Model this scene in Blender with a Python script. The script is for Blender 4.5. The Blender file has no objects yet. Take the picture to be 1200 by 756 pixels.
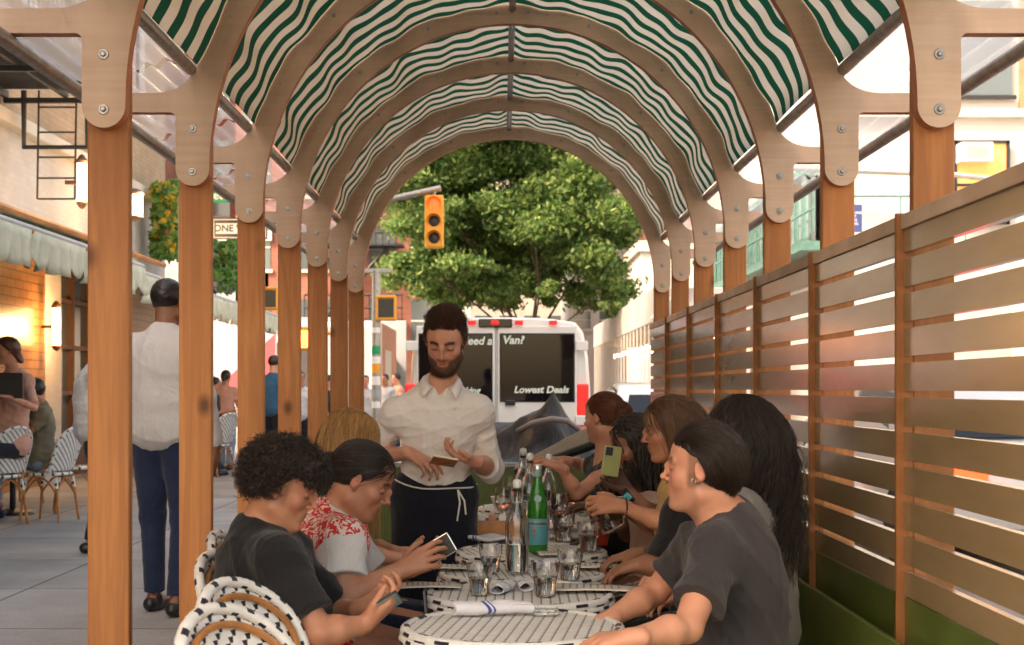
import bpy, bmesh, math, random
import numpy as np
from mathutils import Vector, Matrix, Euler
random.seed(7); np.random.seed(7)
R = math.radians; PI = math.pi
scene = bpy.context.scene; COL = scene.collection

# ---------------- camera, world, sun, exposure ----------------
F = 1664.0; VX = 588.0; VY = 455.0; CH = 1.4      # focal length in photo pixels, vanishing point, eye height
cam_d = bpy.data.cameras.new('camera'); cam = bpy.data.objects.new('camera', cam_d); COL.objects.link(cam)
cam.location = (0, 0, CH); cam.rotation_euler = (R(90), 0, 0)
cam_d.sensor_width = 36; cam_d.lens = 36*F/1200
cam_d.shift_x = (600-VX)/1200; cam_d.shift_y = (VY-378)/1200
cam_d.clip_end = 2000; cam_d.clip_start = 0.05
cam_d.dof.use_dof = True; cam_d.dof.focus_distance = 5.2; cam_d.dof.aperture_fstop = 7.0
scene.camera = cam
w = bpy.data.worlds.new('World'); scene.world = w; w.use_nodes = True
nt = w.node_tree; bg = nt.nodes['Background']
sky = nt.nodes.new('ShaderNodeTexSky'); sky.sky_type = 'NISHITA'; sky.sun_disc = False
SUN_EL, SUN_AZ = R(46), R(-124)                       # azimuth: clockwise from +Y
sky.sun_elevation = SUN_EL; sky.sun_rotation = SUN_AZ
sky.dust_density = 3.0; sky.air_density = 1.0; sky.ozone_density = 0.6
wb = nt.nodes.new('ShaderNodeMix'); wb.data_type = 'RGBA'; wb.blend_type = 'MULTIPLY'; wb.inputs[0].default_value = 1; wb.inputs[7].default_value = (1, .80, .575, 1)   # warm evening air
nt.links.new(sky.outputs[0], wb.inputs[6]); nt.links.new(wb.outputs[2], bg.inputs[0]); bg.inputs[1].default_value = 0.15
sd = bpy.data.lights.new('sun', 'SUN'); so = bpy.data.objects.new('sun', sd); COL.objects.link(so)
sd.energy = 1.5; sd.angle = R(10); sd.color = (1, .80, .60)
dirv = Vector((math.sin(SUN_AZ)*math.cos(SUN_EL), math.cos(SUN_AZ)*math.cos(SUN_EL), math.sin(SUN_EL)))
so.rotation_euler = dirv.to_track_quat('Z', 'Y').to_euler()
scene.view_settings.view_transform = 'Standard'; scene.view_settings.look = 'None'
scene.view_settings.exposure = 2.55; scene.view_settings.gamma = 1
scene.cycles.use_denoising = True
scene.cycles.use_adaptive_sampling = True; scene.cycles.adaptive_threshold = .03; scene.cycles.max_bounces = 8; scene.cycles.transparent_max_bounces = 16
scene.cycles.sample_clamp_indirect = 6
scene.cycles.caustics_reflective = False; scene.cycles.caustics_refractive = False

def P(x, y, Y): return Vector(((x-VX)*Y/F, Y, CH+(VY-y)*Y/F))

# ---------------- materials ----------------
MATS = {}
def _tex(nt, co='Object', scale=(1,1,1), rot=(0,0,0)):
    tc = nt.nodes.new('ShaderNodeTexCoord'); mp = nt.nodes.new('ShaderNodeMapping')
    mp.inputs['Scale'].default_value = scale; mp.inputs['Rotation'].default_value = rot
    nt.links.new(tc.outputs[co], mp.inputs[0]); return mp.outputs[0]
def _ramp(nt, src, stops):
    r = nt.nodes.new('ShaderNodeValToRGB'); e = r.color_ramp.elements
    while len(e) < len(stops): e.new(.5)
    for i, (p, c) in enumerate(stops):
        e[i].position = p; e[i].color = (*c, 1) if len(c) == 3 else c
    nt.links.new(src, r.inputs[0]); return r.outputs[0]
def _noise(nt, vec, s, d=4, dist=0, rough=.55):
    n = nt.nodes.new('ShaderNodeTexNoise'); n.inputs['Scale'].default_value = s
    n.inputs['Detail'].default_value = d; n.inputs['Distortion'].default_value = dist; n.inputs['Roughness'].default_value = rough
    nt.links.new(vec, n.inputs['Vector']); return n.outputs[0]
def _bump(nt, h, st, dist, b):
    n = nt.nodes.new('ShaderNodeBump'); n.inputs['Strength'].default_value = st; n.inputs['Distance'].default_value = dist
    nt.links.new(h, n.inputs['Height']); nt.links.new(n.outputs[0], b.inputs['Normal'])
def _mix(nt, f, a, b, mode='MIX'):
    m = nt.nodes.new('ShaderNodeMix'); m.data_type = 'RGBA'; m.blend_type = mode
    for s, v in ((m.inputs[0], f), (m.inputs[6], a), (m.inputs[7], b)):
        if isinstance(v, (int, float)): s.default_value = v
        elif isinstance(v, tuple): s.default_value = (*v, 1)
        else: nt.links.new(v, s)
    return m.outputs[2]
def newmat(name, col=(.5,.5,.5), rough=.6, metal=0, **kw):
    m = bpy.data.materials.new(name); m.use_nodes = True; b = m.node_tree.nodes['Principled BSDF']
    b.inputs['Base Color'].default_value = (*col, 1); b.inputs['Roughness'].default_value = rough; b.inputs['Metallic'].default_value = metal
    for k, v in kw.items(): b.inputs[k.replace('_', ' ')].default_value = v
    MATS[name] = m; return m, m.node_tree, b
def varied(name, col, rough=.6, var=.25, scale=8, bump=0.0, bs=60, metal=0, stretch=(1,1,1), co='Object', **kw):
    m, nt, b = newmat(name, col, rough, metal, **kw)
    v = _tex(nt, co, stretch); n = _noise(nt, v, scale, 5)
    c = _ramp(nt, n, [(.3, tuple(x*(1-var) for x in col)), (.7, tuple(min(1, x*(1+var*.6)) for x in col))])
    nt.links.new(c, b.inputs['Base Color'])
    if bump: _bump(nt, _noise(nt, v, bs, 3), bump, .01, b)
    return m
def wood(name, c0, c1, rough=.55, axis='Z', ring=9, bump=.15, knots=True, spec=.4):
    m, nt, b = newmat(name, c0, rough, Specular_IOR_Level=spec)
    st = {'Z': (1,1,.06), 'Y': (1,.06,1), 'X': (.06,1,1)}[axis]
    v = _tex(nt, 'Object', st); oi = nt.nodes.new('ShaderNodeObjectInfo')
    ad = nt.nodes.new('ShaderNodeVectorMath'); ad.operation = 'ADD'; nt.links.new(v, ad.inputs[0])
    mu = nt.nodes.new('ShaderNodeVectorMath'); mu.operation = 'SCALE'; mu.inputs[0].default_value = (7.3, 3.1, 5.7); nt.links.new(oi.outputs['Random'], mu.inputs['Scale'])
    nt.links.new(mu.outputs[0], ad.inputs[1]); v = ad.outputs[0]
    n1 = _noise(nt, v, 3.2, 3, 1.2)
    wv = nt.nodes.new('ShaderNodeMath'); wv.operation = 'MULTIPLY'; wv.inputs[1].default_value = ring*6; nt.links.new(n1, wv.inputs[0])
    sn = nt.nodes.new('ShaderNodeMath'); sn.operation = 'SINE'; nt.links.new(wv.outputs[0], sn.inputs[0])
    fine = _noise(nt, v, 55, 6)
    c = _ramp(nt, sn.outputs[0], [(.0, c0), (1, tuple(.55*a+.45*b_ for a, b_ in zip(c0, c1)))])
    c = _mix(nt, _ramp(nt, fine, [(.35, (1,1,1)), (.65, (0,0,0))]), c, tuple(.6*a+.4*b_ for a, b_ in zip(c0, c1)))
    if knots:
        v2 = _tex(nt, 'Object', {'Z': (4.2,4.2,2.6), 'Y': (3.2,1.6,3.2), 'X': (1.6,3.2,3.2)}[axis])
        ad2 = nt.nodes.new('ShaderNodeVectorMath'); ad2.operation = 'ADD'; nt.links.new(v2, ad2.inputs[0]); nt.links.new(mu.outputs[0], ad2.inputs[1])
        vo = nt.nodes.new('ShaderNodeTexVoronoi'); vo.inputs['Scale'].default_value = 1.0; nt.links.new(ad2.outputs[0], vo.inputs['Vector'])
        k = _ramp(nt, vo.outputs['Distance'], [(.04, (1,1,1)), (.15, (0,0,0))])
        c = _mix(nt, k, c, tuple(x*.5 for x in c1))
    tone = nt.nodes.new('ShaderNodeValToRGB'); tone.color_ramp.elements[0].color = (.74,.72,.70,1); tone.color_ramp.elements[1].color = (1.12,1.1,1.08,1); nt.links.new(oi.outputs['Random'], tone.inputs[0])
    c = _mix(nt, .8, c, tone.outputs[0], 'MULTIPLY')
    c = _mix(nt, 1.0, c, _ramp(nt, _noise(nt, _tex(nt, 'Object', (1,1,.35)), 2.2, 5), [(.32, (.70,.66,.62)), (.62, (1.06,1.06,1.06))]), 'MULTIPLY')
    nt.links.new(c, b.inputs['Base Color'])
    if bump: _bump(nt, fine, bump, .003, b)
    return m

wood('post_wood', (.56,.235,.072), (.26,.090,.025), ring=7)
wood('trim_wood', (.46,.19,.06), (.24,.09,.03), ring=6, knots=False)
wood('ply', (.64,.49,.37), (.50,.35,.25), axis='X', ring=3, knots=False, bump=.05, rough=.5)
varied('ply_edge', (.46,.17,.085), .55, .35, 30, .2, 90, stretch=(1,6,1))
wood('ply_frame', (.66,.52,.40), (.55,.40,.28), axis='Y', ring=3, knots=False, bump=.05)
m, nt, b = newmat('panel_paint', (.30,.25,.15), .17, Specular_IOR_Level=.8)
v = _tex(nt, 'Object', (1,.15,1)); n = _noise(nt, v, 22, 4)
nt.links.new(_ramp(nt, n, [(.3, (.31,.225,.125)), (.7, (.345,.252,.145))]), b.inputs['Base Color']); _bump(nt, n, .03, .003, b)
varied('green_paint', (.13,.18,.04), .28, .3, 3, .05, 60, Specular_IOR_Level=.7)
varied('galvanised', (.36,.35,.34), .42, .3, 25, .05, 80, metal=.8)
varied('bolt_steel', (.35,.34,.33), .35, .2, 40, metal=.9)
varied('asphalt', (.20,.19,.185), .85, .3, 2.0, .4, 150)
varied('deck', (.16,.12,.09), .7, .3, 5, .2, 60)
# sidewalk: concrete flags with joints
m, nt, b = newmat('sidewalk', (.35,.34,.33), .8)
v = _tex(nt, 'Object'); n = _noise(nt, v, 1.4, 6); n2 = _noise(nt, v, 60, 4)
br = nt.nodes.new('ShaderNodeTexBrick'); br.offset = 0; br.inputs['Scale'].default_value = 1.0
br.inputs['Brick Width'].default_value = 1.5; br.inputs['Row Height'].default_value = 1.5; br.inputs['Mortar Size'].default_value = .010; br.inputs['Mortar Smooth'].default_value = .3
nt.links.new(v, br.inputs['Vector'])
br.inputs['Color1'].default_value = (.31,.30,.295,1); br.inputs['Color2'].default_value = (.37,.36,.35,1); br.inputs['Mortar'].default_value = (.09,.088,.085,1)
c = _mix(nt, 1.0, br.outputs[0], _ramp(nt, n, [(.3, (.72,.72,.72)), (.7, (1.12,1.1,1.08))]), 'MULTIPLY')
c = _mix(nt, 1.0, c, _ramp(nt, n2, [(.3, (.85,.85,.85)), (.6, (1.05,1.05,1.05))]), 'MULTIPLY')
nt.links.new(c, b.inputs['Base Color']); _bump(nt, n2, .3, .004, b)
# canvas: cream with green stripes along the arch (stripe coordinate stored in UV.x)
m, nt, b = newmat('canvas', (.8,.72,.6), .85)
uv = nt.nodes.new('ShaderNodeUVMap'); sx = nt.nodes.new('ShaderNodeSeparateXYZ'); nt.links.new(uv.outputs[0], sx.inputs[0])
ma = nt.nodes.new('ShaderNodeMath'); ma.operation = 'FRACT'; nt.links.new(sx.outputs[0], ma.inputs[0])
g = _ramp(nt, ma.outputs[0], [(.0, (.72,.64,.53)), (.51, (.72,.64,.53)), (.53, (.006,.075,.040)), (.98, (.006,.075,.040)), (1, (.72,.64,.53))])
nz = _noise(nt, _tex(nt, 'Object'), 3, 4)
c = _mix(nt, 1.0, g, _ramp(nt, nz, [(.3, (.88,.86,.84)), (.7, (1,1,1))]), 'MULTIPLY')
nt.links.new(c, b.inputs['Base Color'])
tr = nt.nodes.new('ShaderNodeBsdfTranslucent'); nt.links.new(c, tr.inputs[0]); mx = nt.nodes.new('ShaderNodeMixShader'); mx.inputs[0].default_value = .45
nt.links.new(b.outputs[0], mx.inputs[1]); nt.links.new(tr.outputs[0], mx.inputs[2]); nt.links.new(mx.outputs[0], nt.nodes['Material Output'].inputs[0])
# clear plastic roof sheet
m, nt, b = newmat('clear_sheet', (.92,.9,.9), .12)
gl = nt.nodes.new('ShaderNodeBsdfTransparent'); gl.inputs[0].default_value = (.93,.92,.92,1)
tr = nt.nodes.new('ShaderNodeBsdfTranslucent'); tr.inputs[0].default_value = (.95,.92,.92,1)
m1 = nt.nodes.new('ShaderNodeMixShader'); m1.inputs[0].default_value = .35; nt.links.new(gl.outputs[0], m1.inputs[1]); nt.links.new(tr.outputs[0], m1.inputs[2])
m2 = nt.nodes.new('ShaderNodeMixShader'); m2.inputs[0].default_value = .22; nt.links.new(m1.outputs[0], m2.inputs[1]); nt.links.new(b.outputs[0], m2.inputs[2])
nt.links.new(m2.outputs[0], nt.nodes['Material Output'].inputs[0])

# ---------------- mesh helpers ----------------
class MB:
    def __init__(s): s.v = []; s.f = []; s.m = []; s.uv = None
    def add(s, vs, fs, mi=0):
        o = len(s.v); s.v.extend([tuple(x) for x in vs]); s.f.extend([tuple(i+o for i in f) for f in fs]); s.m.extend([mi]*len(fs)); return s
    def box(s, lo, hi, mi=0, M=None):
        x0,y0,z0 = lo; x1,y1,z1 = hi
        vs = [Vector(c) for c in ((x0,y0,z0),(x1,y0,z0),(x1,y1,z0),(x0,y1,z0),(x0,y0,z1),(x1,y0,z1),(x1,y1,z1),(x0,y1,z1))]
        if M: vs = [M @ q for q in vs]
        return s.add(vs, [(0,3,2,1),(4,5,6,7),(0,1,5,4),(1,2,6,5),(2,3,7,6),(3,0,4,7)], mi)
    def tube(s, pts, r, n=8, mi=0, cap=True, closed=False):
        pts = [Vector(p) for p in pts]; N = len(pts); rs = r if isinstance(r, (list, tuple)) else [r]*N
        t = (pts[1]-pts[0]).normalized(); up = Vector((0,0,1)) if abs(t.z) < .9 else Vector((1,0,0))
        u = t.cross(up).normalized(); vs = []
        for i, p in enumerate(pts):
            if closed: t = (pts[(i+1) % N]-pts[i-1])
            else: t = pts[min(i+1, N-1)]-pts[max(i-1, 0)]
            t.normalize(); u = (u-t*u.dot(t)).normalized(); w_ = t.cross(u)
            for k in range(n):
                a = 2*PI*k/n; vs.append(p+(u*math.cos(a)+w_*math.sin(a))*rs[i])
        fs = []
        for i in range(N if closed else N-1):
            j = (i+1) % N
            for k in range(n): fs.append((i*n+k, i*n+(k+1)%n, j*n+(k+1)%n, j*n+k))
        if cap and not closed: fs.append(tuple(range(n))[::-1]); fs.append(tuple((N-1)*n+k for k in range(n)))
        return s.add(vs, fs, mi)
    def lathe(s, prof, c=(0,0,0), n=32, mi=0, M=None):
        vs = []; fs = []
        for (r, z) in prof:
            for k in range(n):
                a = 2*PI*k/n; p = Vector((c[0]+r*math.cos(a), c[1]+r*math.sin(a), c[2]+z)); vs.append(M @ p if M else p)
        for i in range(len(prof)-1):
            for k in range(n): fs.append((i*n+k, i*n+(k+1)%n, (i+1)*n+(k+1)%n, (i+1)*n+k))
        if prof[0][0] > 1e-6: fs.append(tuple(range(n))[::-1])
        if prof[-1][0] > 1e-6: fs.append(tuple((len(prof)-1)*n+k for k in range(n)))
        return s.add(vs, fs, mi)
    def prism(s, pts, a, b, axis='Y', mi=0, side=None, M=None):
        n = len(pts)
        mk = {'Y': lambda p, t: (p[0], t, p[1]), 'X': lambda p, t: (t, p[0], p[1]), 'Z': lambda p, t: (p[0], p[1], t)}[axis]
        vs = [Vector(mk(p, a)) for p in pts]+[Vector(mk(p, b)) for p in pts]
        if M: vs = [M @ q for q in vs]
        s.add(vs, [tuple(range(n)), tuple(range(n, 2*n))[::-1]], mi)
        o = len(s.v)-2*n; sm = mi if side is None else side
        for i in range(n):
            s.f.append((o+i, o+n+i, o+n+(i+1)%n, o+(i+1)%n)); s.m.append(sm)
        return s
    def grid(s, fn, nu, nv, mi=0):
        vs = [fn(i/nu, j/nv) for i in range(nu+1) for j in range(nv+1)]
        return s.add(vs, [(i*(nv+1)+j, (i+1)*(nv+1)+j, (i+1)*(nv+1)+j+1, i*(nv+1)+j+1) for i in range(nu) for j in range(nv)], mi)
    def build(s, name, mats, parent=None, smooth=False, bevel=0, loc=None, solid=0, fixn=True):
        me = bpy.data.meshes.new(name); me.from_pydata([tuple(x) for x in s.v], [], s.f)
        if not isinstance(mats, (list, tuple)): mats = [mats]
        for q in mats: me.materials.append(MATS[q])
        if len(mats) > 1: me.polygons.foreach_set('material_index', s.m)
        if fixn:
            bm = bmesh.new(); bm.from_mesh(me); bmesh.ops.recalc_face_normals(bm, faces=bm.faces); bm.to_mesh(me); bm.free()
        if smooth:
            me.polygons.foreach_set('use_smooth', [True]*len(me.polygons))
            if smooth != 'all': me.set_sharp_from_angle(angle=R(40))
        o = bpy.data.objects.new(name, me); COL.objects.link(o)
        if parent: o.parent = parent
        if loc: o.location = loc
        if solid: md = o.modifiers.new('t', 'SOLIDIFY'); md.thickness = solid; md.offset = 0
        if bevel: md = o.modifiers.new('b', 'BEVEL'); md.width = bevel; md.segments = 2; md.limit_method = 'ANGLE'; md.angle_limit = R(50)
        return o
def tag(o, label=None, cat=None, group=None, kind=None):
    if label: o['label'] = label
    if cat: o['category'] = cat
    if group: o['group'] = group
    if kind: o['kind'] = kind
    return o
def thing(name, label, cat, loc=(0,0,0), rz=0, group=None):
    o = bpy.data.objects.new(name, None); COL.objects.link(o); o.location = loc; o.rotation_euler = (0,0,rz); o.empty_display_size = .1
    return tag(o, label, cat, group)
def copy_tree(o, parent=None):
    c = o.copy(); COL.objects.link(c); c.parent = parent
    for ch in list(o.children): copy_tree(ch, c)
    return c
def dup(root, label, loc, rz=0, group=None, scale=None):
    c = copy_tree(root); c.location = loc; c.rotation_euler = (0,0,rz)
    if scale: c.scale = scale if isinstance(scale, tuple) else (scale,)*3
    c['label'] = label
    if group: c['group'] = group
    return c
def text_mesh(body, size, mat, parent, M, name='lettering', ext=.002, font_shear=0, bold=0, label=None, sx=1.0):
    cu = bpy.data.curves.new('t', 'FONT'); cu.body = body; cu.size = size; cu.align_x = 'CENTER'; cu.align_y = 'CENTER'
    cu.extrude = ext; cu.shear = font_shear; cu.offset = bold; cu.resolution_u = 4
    t = bpy.data.objects.new('t', cu); COL.objects.link(t)
    me = bpy.data.meshes.new_from_object(t.evaluated_get(bpy.context.evaluated_depsgraph_get())) if False else None
    bpy.context.view_layer.update(); dg = bpy.context.evaluated_depsgraph_get()
    me = bpy.data.meshes.new_from_object(t.evaluated_get(dg)); bpy.data.objects.remove(t); bpy.data.curves.remove(cu)
    me.transform(M @ Matrix.Diagonal((sx,1,1,1))); me.materials.clear(); me.materials.append(MATS[mat])
    o = bpy.data.objects.new(name, me); COL.objects.link(o); o.parent = parent
    if label: o['label'] = label
    return o
def face_cam(x, y, z):       # text lying in the XZ plane, readable from -Y
    return Matrix.Translation((x, y, z)) @ Matrix.Rotation(R(90), 4, 'X')
# ---------------- implicit surface builder for people and soft things ----------------
V = lambda *a: np.array(a[0] if len(a) == 1 else a, dtype=float)
def nrm(v): v = V(v); return v/max(1e-9, np.linalg.norm(v))
def d_cone(p, a, b, ra, rb):
    ba = (b-a).astype(np.float32); l2 = max(float(ba.dot(ba)), 1e-12); pa = p-a.astype(np.float32)
    t = pa@ba; t *= np.float32(1/l2); np.minimum(np.maximum(t, 0, out=t), 1, out=t)
    pa -= t[:, None]*ba
    q = np.sqrt(np.einsum('ij,ij->i', pa, pa)); t *= np.float32(ra-rb); q += t; q -= np.float32(ra)
    return q
def d_ell(p, c, r, M=None):
    q = p-c.astype(np.float32)
    if M is not None: q = q@M.astype(np.float32)             # columns of M are the local axes
    q = q/r.astype(np.float32); k0 = np.sqrt(np.einsum('ij,ij->i', q, q)); q /= r.astype(np.float32); k1 = np.sqrt(np.einsum('ij,ij->i', q, q))
    return np.where(k0 < 1e-6, -r.min(), k0*(k0-1)/np.maximum(k1, 1e-9))
class Sdf:
    """list of (op, kind, args, k, centre, radius)"""
    def __init__(s): s.it = []; s.disp = None
    def cone(s, a, b, ra, rb=None, k=.02, op='u'):
        a, b = V(a), V(b); rb = ra if rb is None else rb
        s.it.append((op, 'c', (a, b, ra, rb), k, (a+b)/2, np.linalg.norm(b-a)/2+max(ra, rb))); return s
    def ell(s, c, r, M=None, k=.02, op='u'):
        c, r = V(c), V(r); s.it.append((op, 'e', (c, r, M), k, c, r.max())); return s
    def plane(s, c, n, k=.004):            # removes what lies on the n side
        s.it.append(('p', 'p', (V(c), nrm(n)), k, V(c), 1e9)); return s
    def capcone(s, a, b, ra, rb, k=.015, over=0):    # cone with a flat far end at b
        a, b = V(a), V(b); s.it.append(('u', 'f', (a, b, ra, rb), k, (a+b)/2, np.linalg.norm(b-a)/2+max(ra, rb)*1.2)); return s
    def ev(s, p, items):
        d = None; p = p.astype(np.float32)
        for op, kd, ar, k, c, r in items:
            if kd == 'c': q = d_cone(p, *ar)
            elif kd == 'e': q = d_ell(p, *ar)
            elif kd == 'f':
                a, b, ra, rb = ar; n = nrm(b-a)
                q = np.maximum(d_cone(p, a, b+n*rb, ra, rb-(ra-rb)*.0), (p-b)@n)
            elif kd == 'p':
                
                if d is not None: d = np.maximum(d, (p-ar[0].astype(np.float32))@ar[1].astype(np.float32))
                continue
            if d is None:
                if op == 'u': d = q
                continue
            k = np.float32(k)
            if op == 'u':
                if k < .0005: d = np.minimum(d, q); continue
                h = np.minimum(np.maximum(.5+(q-d)*(np.float32(.5)/k), 0), 1); d2 = d+(q-d)*(1-h)-k*h*(1-h)
                d = d2
            elif op == 's':
                h = np.clip(.5-.5*(q+d)/k, 0, 1); d = d*(1-h)-q*h+k*h*(1-h)
        if d is None: return np.full(len(p), 10.0, np.float32)
        if s.disp is not None: d = d+s.disp(p)
        return d
    def mesh(s, h=.004, pad=.02, B=10):
        lo = np.min([c-r for op, kd, ar, k, c, r in s.it if op == 'u'], axis=0)-pad
        hi = np.max([c+r for op, kd, ar, k, c, r in s.it if op == 'u'], axis=0)+pad
        n = np.ceil((hi-lo)/h/B).astype(int)*B+1
        D = np.full(n, .5, np.float32)
        nb = (n-1)//B; loc = np.stack(np.meshgrid(*[np.arange(B)]*3, indexing='ij'), -1).reshape(-1, 3)
        br = B*h*.87
        cs = np.array([it[4] for it in s.it]); rs = np.array([it[5] for it in s.it])
        gi = np.stack(np.meshgrid(*[np.arange(x) for x in nb], indexing='ij'), -1).reshape(-1, 3)
        cen = lo+(gi*B+B/2)*h
        for g, c in zip(gi, cen):
            dist = np.linalg.norm(cs-c, axis=1)-rs
            near = dist < br+.035
            cand = [it for it, nr in zip(s.it, near) if nr]
            if not any(it[0] == 'u' for it in cand): continue
            dc = s.ev(c[None], cand)[0]
            if dc > br*1.08+.008 or dc < -br*1.3-.012:
                if dc < 0: D[g[0]*B:g[0]*B+B, g[1]*B:g[1]*B+B, g[2]*B:g[2]*B+B] = -.5
                continue
            D[g[0]*B:g[0]*B+B, g[1]*B:g[1]*B+B, g[2]*B:g[2]*B+B] = s.ev(lo+(g*B+loc)*h, cand).reshape(B, B, B)
        return surface_nets(D, lo, h)
def surface_nets(D, lo, h):
    I = D < 0; n = np.array(D.shape)
    cnt = np.zeros(n-1, np.int8)
    for i in (0, 1):
        for j in (0, 1):
            for k in (0, 1): cnt += I[i:n[0]-1+i, j:n[1]-1+j, k:n[2]-1+k]
    ac = np.argwhere((cnt > 0) & (cnt < 8))
    idm = np.full(n-1, -1, np.int32); idm[tuple(ac.T)] = np.arange(len(ac))
    pos = np.zeros((len(ac), 3)); w_ = np.zeros(len(ac))
    cor = [(i, j, k) for i in (0,1) for j in (0,1) for k in (0,1)]
    vals = {c: D[ac[:,0]+c[0], ac[:,1]+c[1], ac[:,2]+c[2]] for c in cor}
    for c in cor:
        for ax in range(3):
            if c[ax] == 0:
                e = list(c); e[ax] = 1; e = tuple(e); a, b = vals[c], vals[e]
                m = (a < 0) != (b < 0); t = np.where(m, a/np.where(m, a-b, 1), 0)
                q = np.tile(np.array(c, float), (len(ac), 1)); q[:, ax] = t
                pos += q*m[:, None]; w_ += m
    vs = lo+(ac+pos/w_[:, None])*h; faces = []
    for ax in range(3):
        sl0 = [slice(None)]*3; sl1 = [slice(None)]*3; sl0[ax] = slice(0, -1); sl1[ax] = slice(1, None)
        A, Bb = I[tuple(sl0)], I[tuple(sl1)]
        e = np.argwhere(A != Bb); u, v = (ax+1) % 3, (ax+2) % 3
        e = e[(e[:, u] > 0) & (e[:, v] > 0) & (e[:, u] < n[u]-1) & (e[:, v] < n[v]-1)]
        def at(du, dv):
            q = e.copy(); q[:, u] -= du; q[:, v] -= dv; return idm[tuple(q.T)]
        f = np.stack([at(1,1), at(0,1), at(0,0), at(1,0)], 1); flip = ~A[tuple(e.T)]
        f[flip] = f[flip][:, ::-1]; faces.append(f[(f >= 0).all(1)])
    return vs, np.concatenate(faces)
def arr_mesh(name, vs, fs, mats, parent=None, loc=None, smooth=True, relax=0):
    vs = np.asarray(vs, float); fs = np.asarray(fs)
    if relax:
        e = np.concatenate([fs[:, [0,1]], fs[:, [1,2]], fs[:, [2,3]], fs[:, [3,0]]])
        for _ in range(relax):
            ac = np.zeros_like(vs); ct = np.zeros(len(vs))
            for a_, b_ in ((0,1),(1,0)):
                for c in range(3): ac[:, c] += np.bincount(e[:, a_], vs[e[:, b_], c], len(vs))
                ct += np.bincount(e[:, a_], minlength=len(vs))
            vs = .5*vs+.5*ac/np.maximum(ct, 1)[:, None]
    me = bpy.data.meshes.new(name); me.vertices.add(len(vs)); me.vertices.foreach_set('co', vs.ravel())
    k = fs.shape[1]; me.loops.add(len(fs)*k); me.loops.foreach_set('vertex_index', fs.ravel().astype(np.int32))
    me.polygons.add(len(fs)); me.polygons.foreach_set('loop_start', np.arange(len(fs))*k); me.update(calc_edges=True)
    if smooth: me.polygons.foreach_set('use_smooth', [True]*len(fs))
    for m_ in (mats if isinstance(mats, (list, tuple)) else [mats]): me.materials.append(MATS[m_])
    o = bpy.data.objects.new(name, me); COL.objects.link(o)
    if parent: o.parent = parent
    if loc is not None: o.location = loc
    return o
def vcol(o, name, vals):
    at = o.data.color_attributes.new(name, 'FLOAT_COLOR', 'POINT')
    c = np.ones((len(vals), 4)); c[:, :vals.shape[1]] = vals; at.data.foreach_set('color', c.ravel())
def folds(amp, seed=0, s=1.0, ax=(1, .55, 1)):
    r = np.random.RandomState(seed); W = (r.normal(size=(6, 3))*np.array(ax)*18*s).astype(np.float32); ph = r.rand(6).astype(np.float32)*6.28; ws = (r.normal(size=(3, 3))*7*s).astype(np.float32)
    def f(p):
        q = p+.03*np.sin(p@ws.T)
        o = 0
        for i in range(6):
            o = o+(1-np.abs(np.sin(q@W[i]+ph[i])))**2*(.6 if i > 2 else 1)
        return -amp*(o/2.2-.45)
    f.key = (amp, seed, s, ax)
    return f

# ---------------- skin, cloth and hair materials ----------------
def skin_mat(name, col, rough=.48):
    m, nt, b = newmat(name, col, rough, Subsurface_Weight=.12, Subsurface_Scale=.012, Specular_IOR_Level=.45)
    b.inputs['Subsurface Radius'].default_value = (1, .35, .2)
    v = _tex(nt, 'Object'); n = _noise(nt, v, 9, 4); n2 = _noise(nt, v, 170, 5)
    c = _ramp(nt, n, [(.32, (col[0]*.86, col[1]*.78, col[2]*.76)), (.68, (min(1, col[0]*1.08), col[1]*1.07, col[2]*1.05))])
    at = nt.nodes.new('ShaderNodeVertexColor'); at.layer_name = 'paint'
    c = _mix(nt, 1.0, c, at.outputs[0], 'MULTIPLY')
    nt.links.new(c, b.inputs['Base Color']); _bump(nt, n2, .3, .002, b); return m
def cloth_mat(name, col, rough=.85, var=.12, weave=900, sheen=.15, bump=.25):
    m, nt, b = newmat(name, col, rough, Specular_IOR_Level=.25, Sheen_Weight=sheen)
    v = _tex(nt, 'Object'); n = _noise(nt, v, 5, 5); n2 = _noise(nt, v, weave, 2)
    c = _ramp(nt, n, [(.3, tuple(x*(1-var) for x in col)), (.7, tuple(min(1, x*(1+var)) for x in col))])
    c = _mix(nt, 1.0, c, _ramp(nt, n2, [(.3, (.85,.85,.85)), (.7, (1.05,1.05,1.05))]), 'MULTIPLY')
    nt.links.new(c, b.inputs['Base Color'])
    n3 = _noise(nt, _tex(nt, 'Object', (1,1,.5), (.4,.3,.2)), 14, 4, .8)
    ad = nt.nodes.new('ShaderNodeMath'); ad.operation = 'ADD'; n4 = _noise(nt, _tex(nt, 'Object', (1,1,.6), (.2,.5,.1)), 4, 3, 1.6); rdg = _ramp(nt, n4, [(.40, (0,0,0)), (.5, (1,1,1)), (.60, (0,0,0))]); sm = _mix(nt, .22, n3, rdg); nt.links.new(sm, ad.inputs[0])
    mu = nt.nodes.new('ShaderNodeMath'); mu.operation = 'MULTIPLY'; mu.inputs[1].default_value = .06; nt.links.new(n2, mu.inputs[0]); nt.links.new(mu.outputs[0], ad.inputs[1])
    _bump(nt, ad.outputs[0], bump*1.3, .03, b); return m
def hair_mat(name, root, tip, rough=.38):
    m, nt, b = newmat(name, root, rough, Specular_IOR_Level=.5)
    at = nt.nodes.new('ShaderNodeVertexColor'); at.layer_name = 'strand'
    sp = nt.nodes.new('ShaderNodeSeparateColor'); nt.links.new(at.outputs[0], sp.inputs[0])
    c = _ramp(nt, sp.outputs[0], [(0, root), (1, tip)])
    nt.links.new(c, b.inputs['Base Color']); return m
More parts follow.
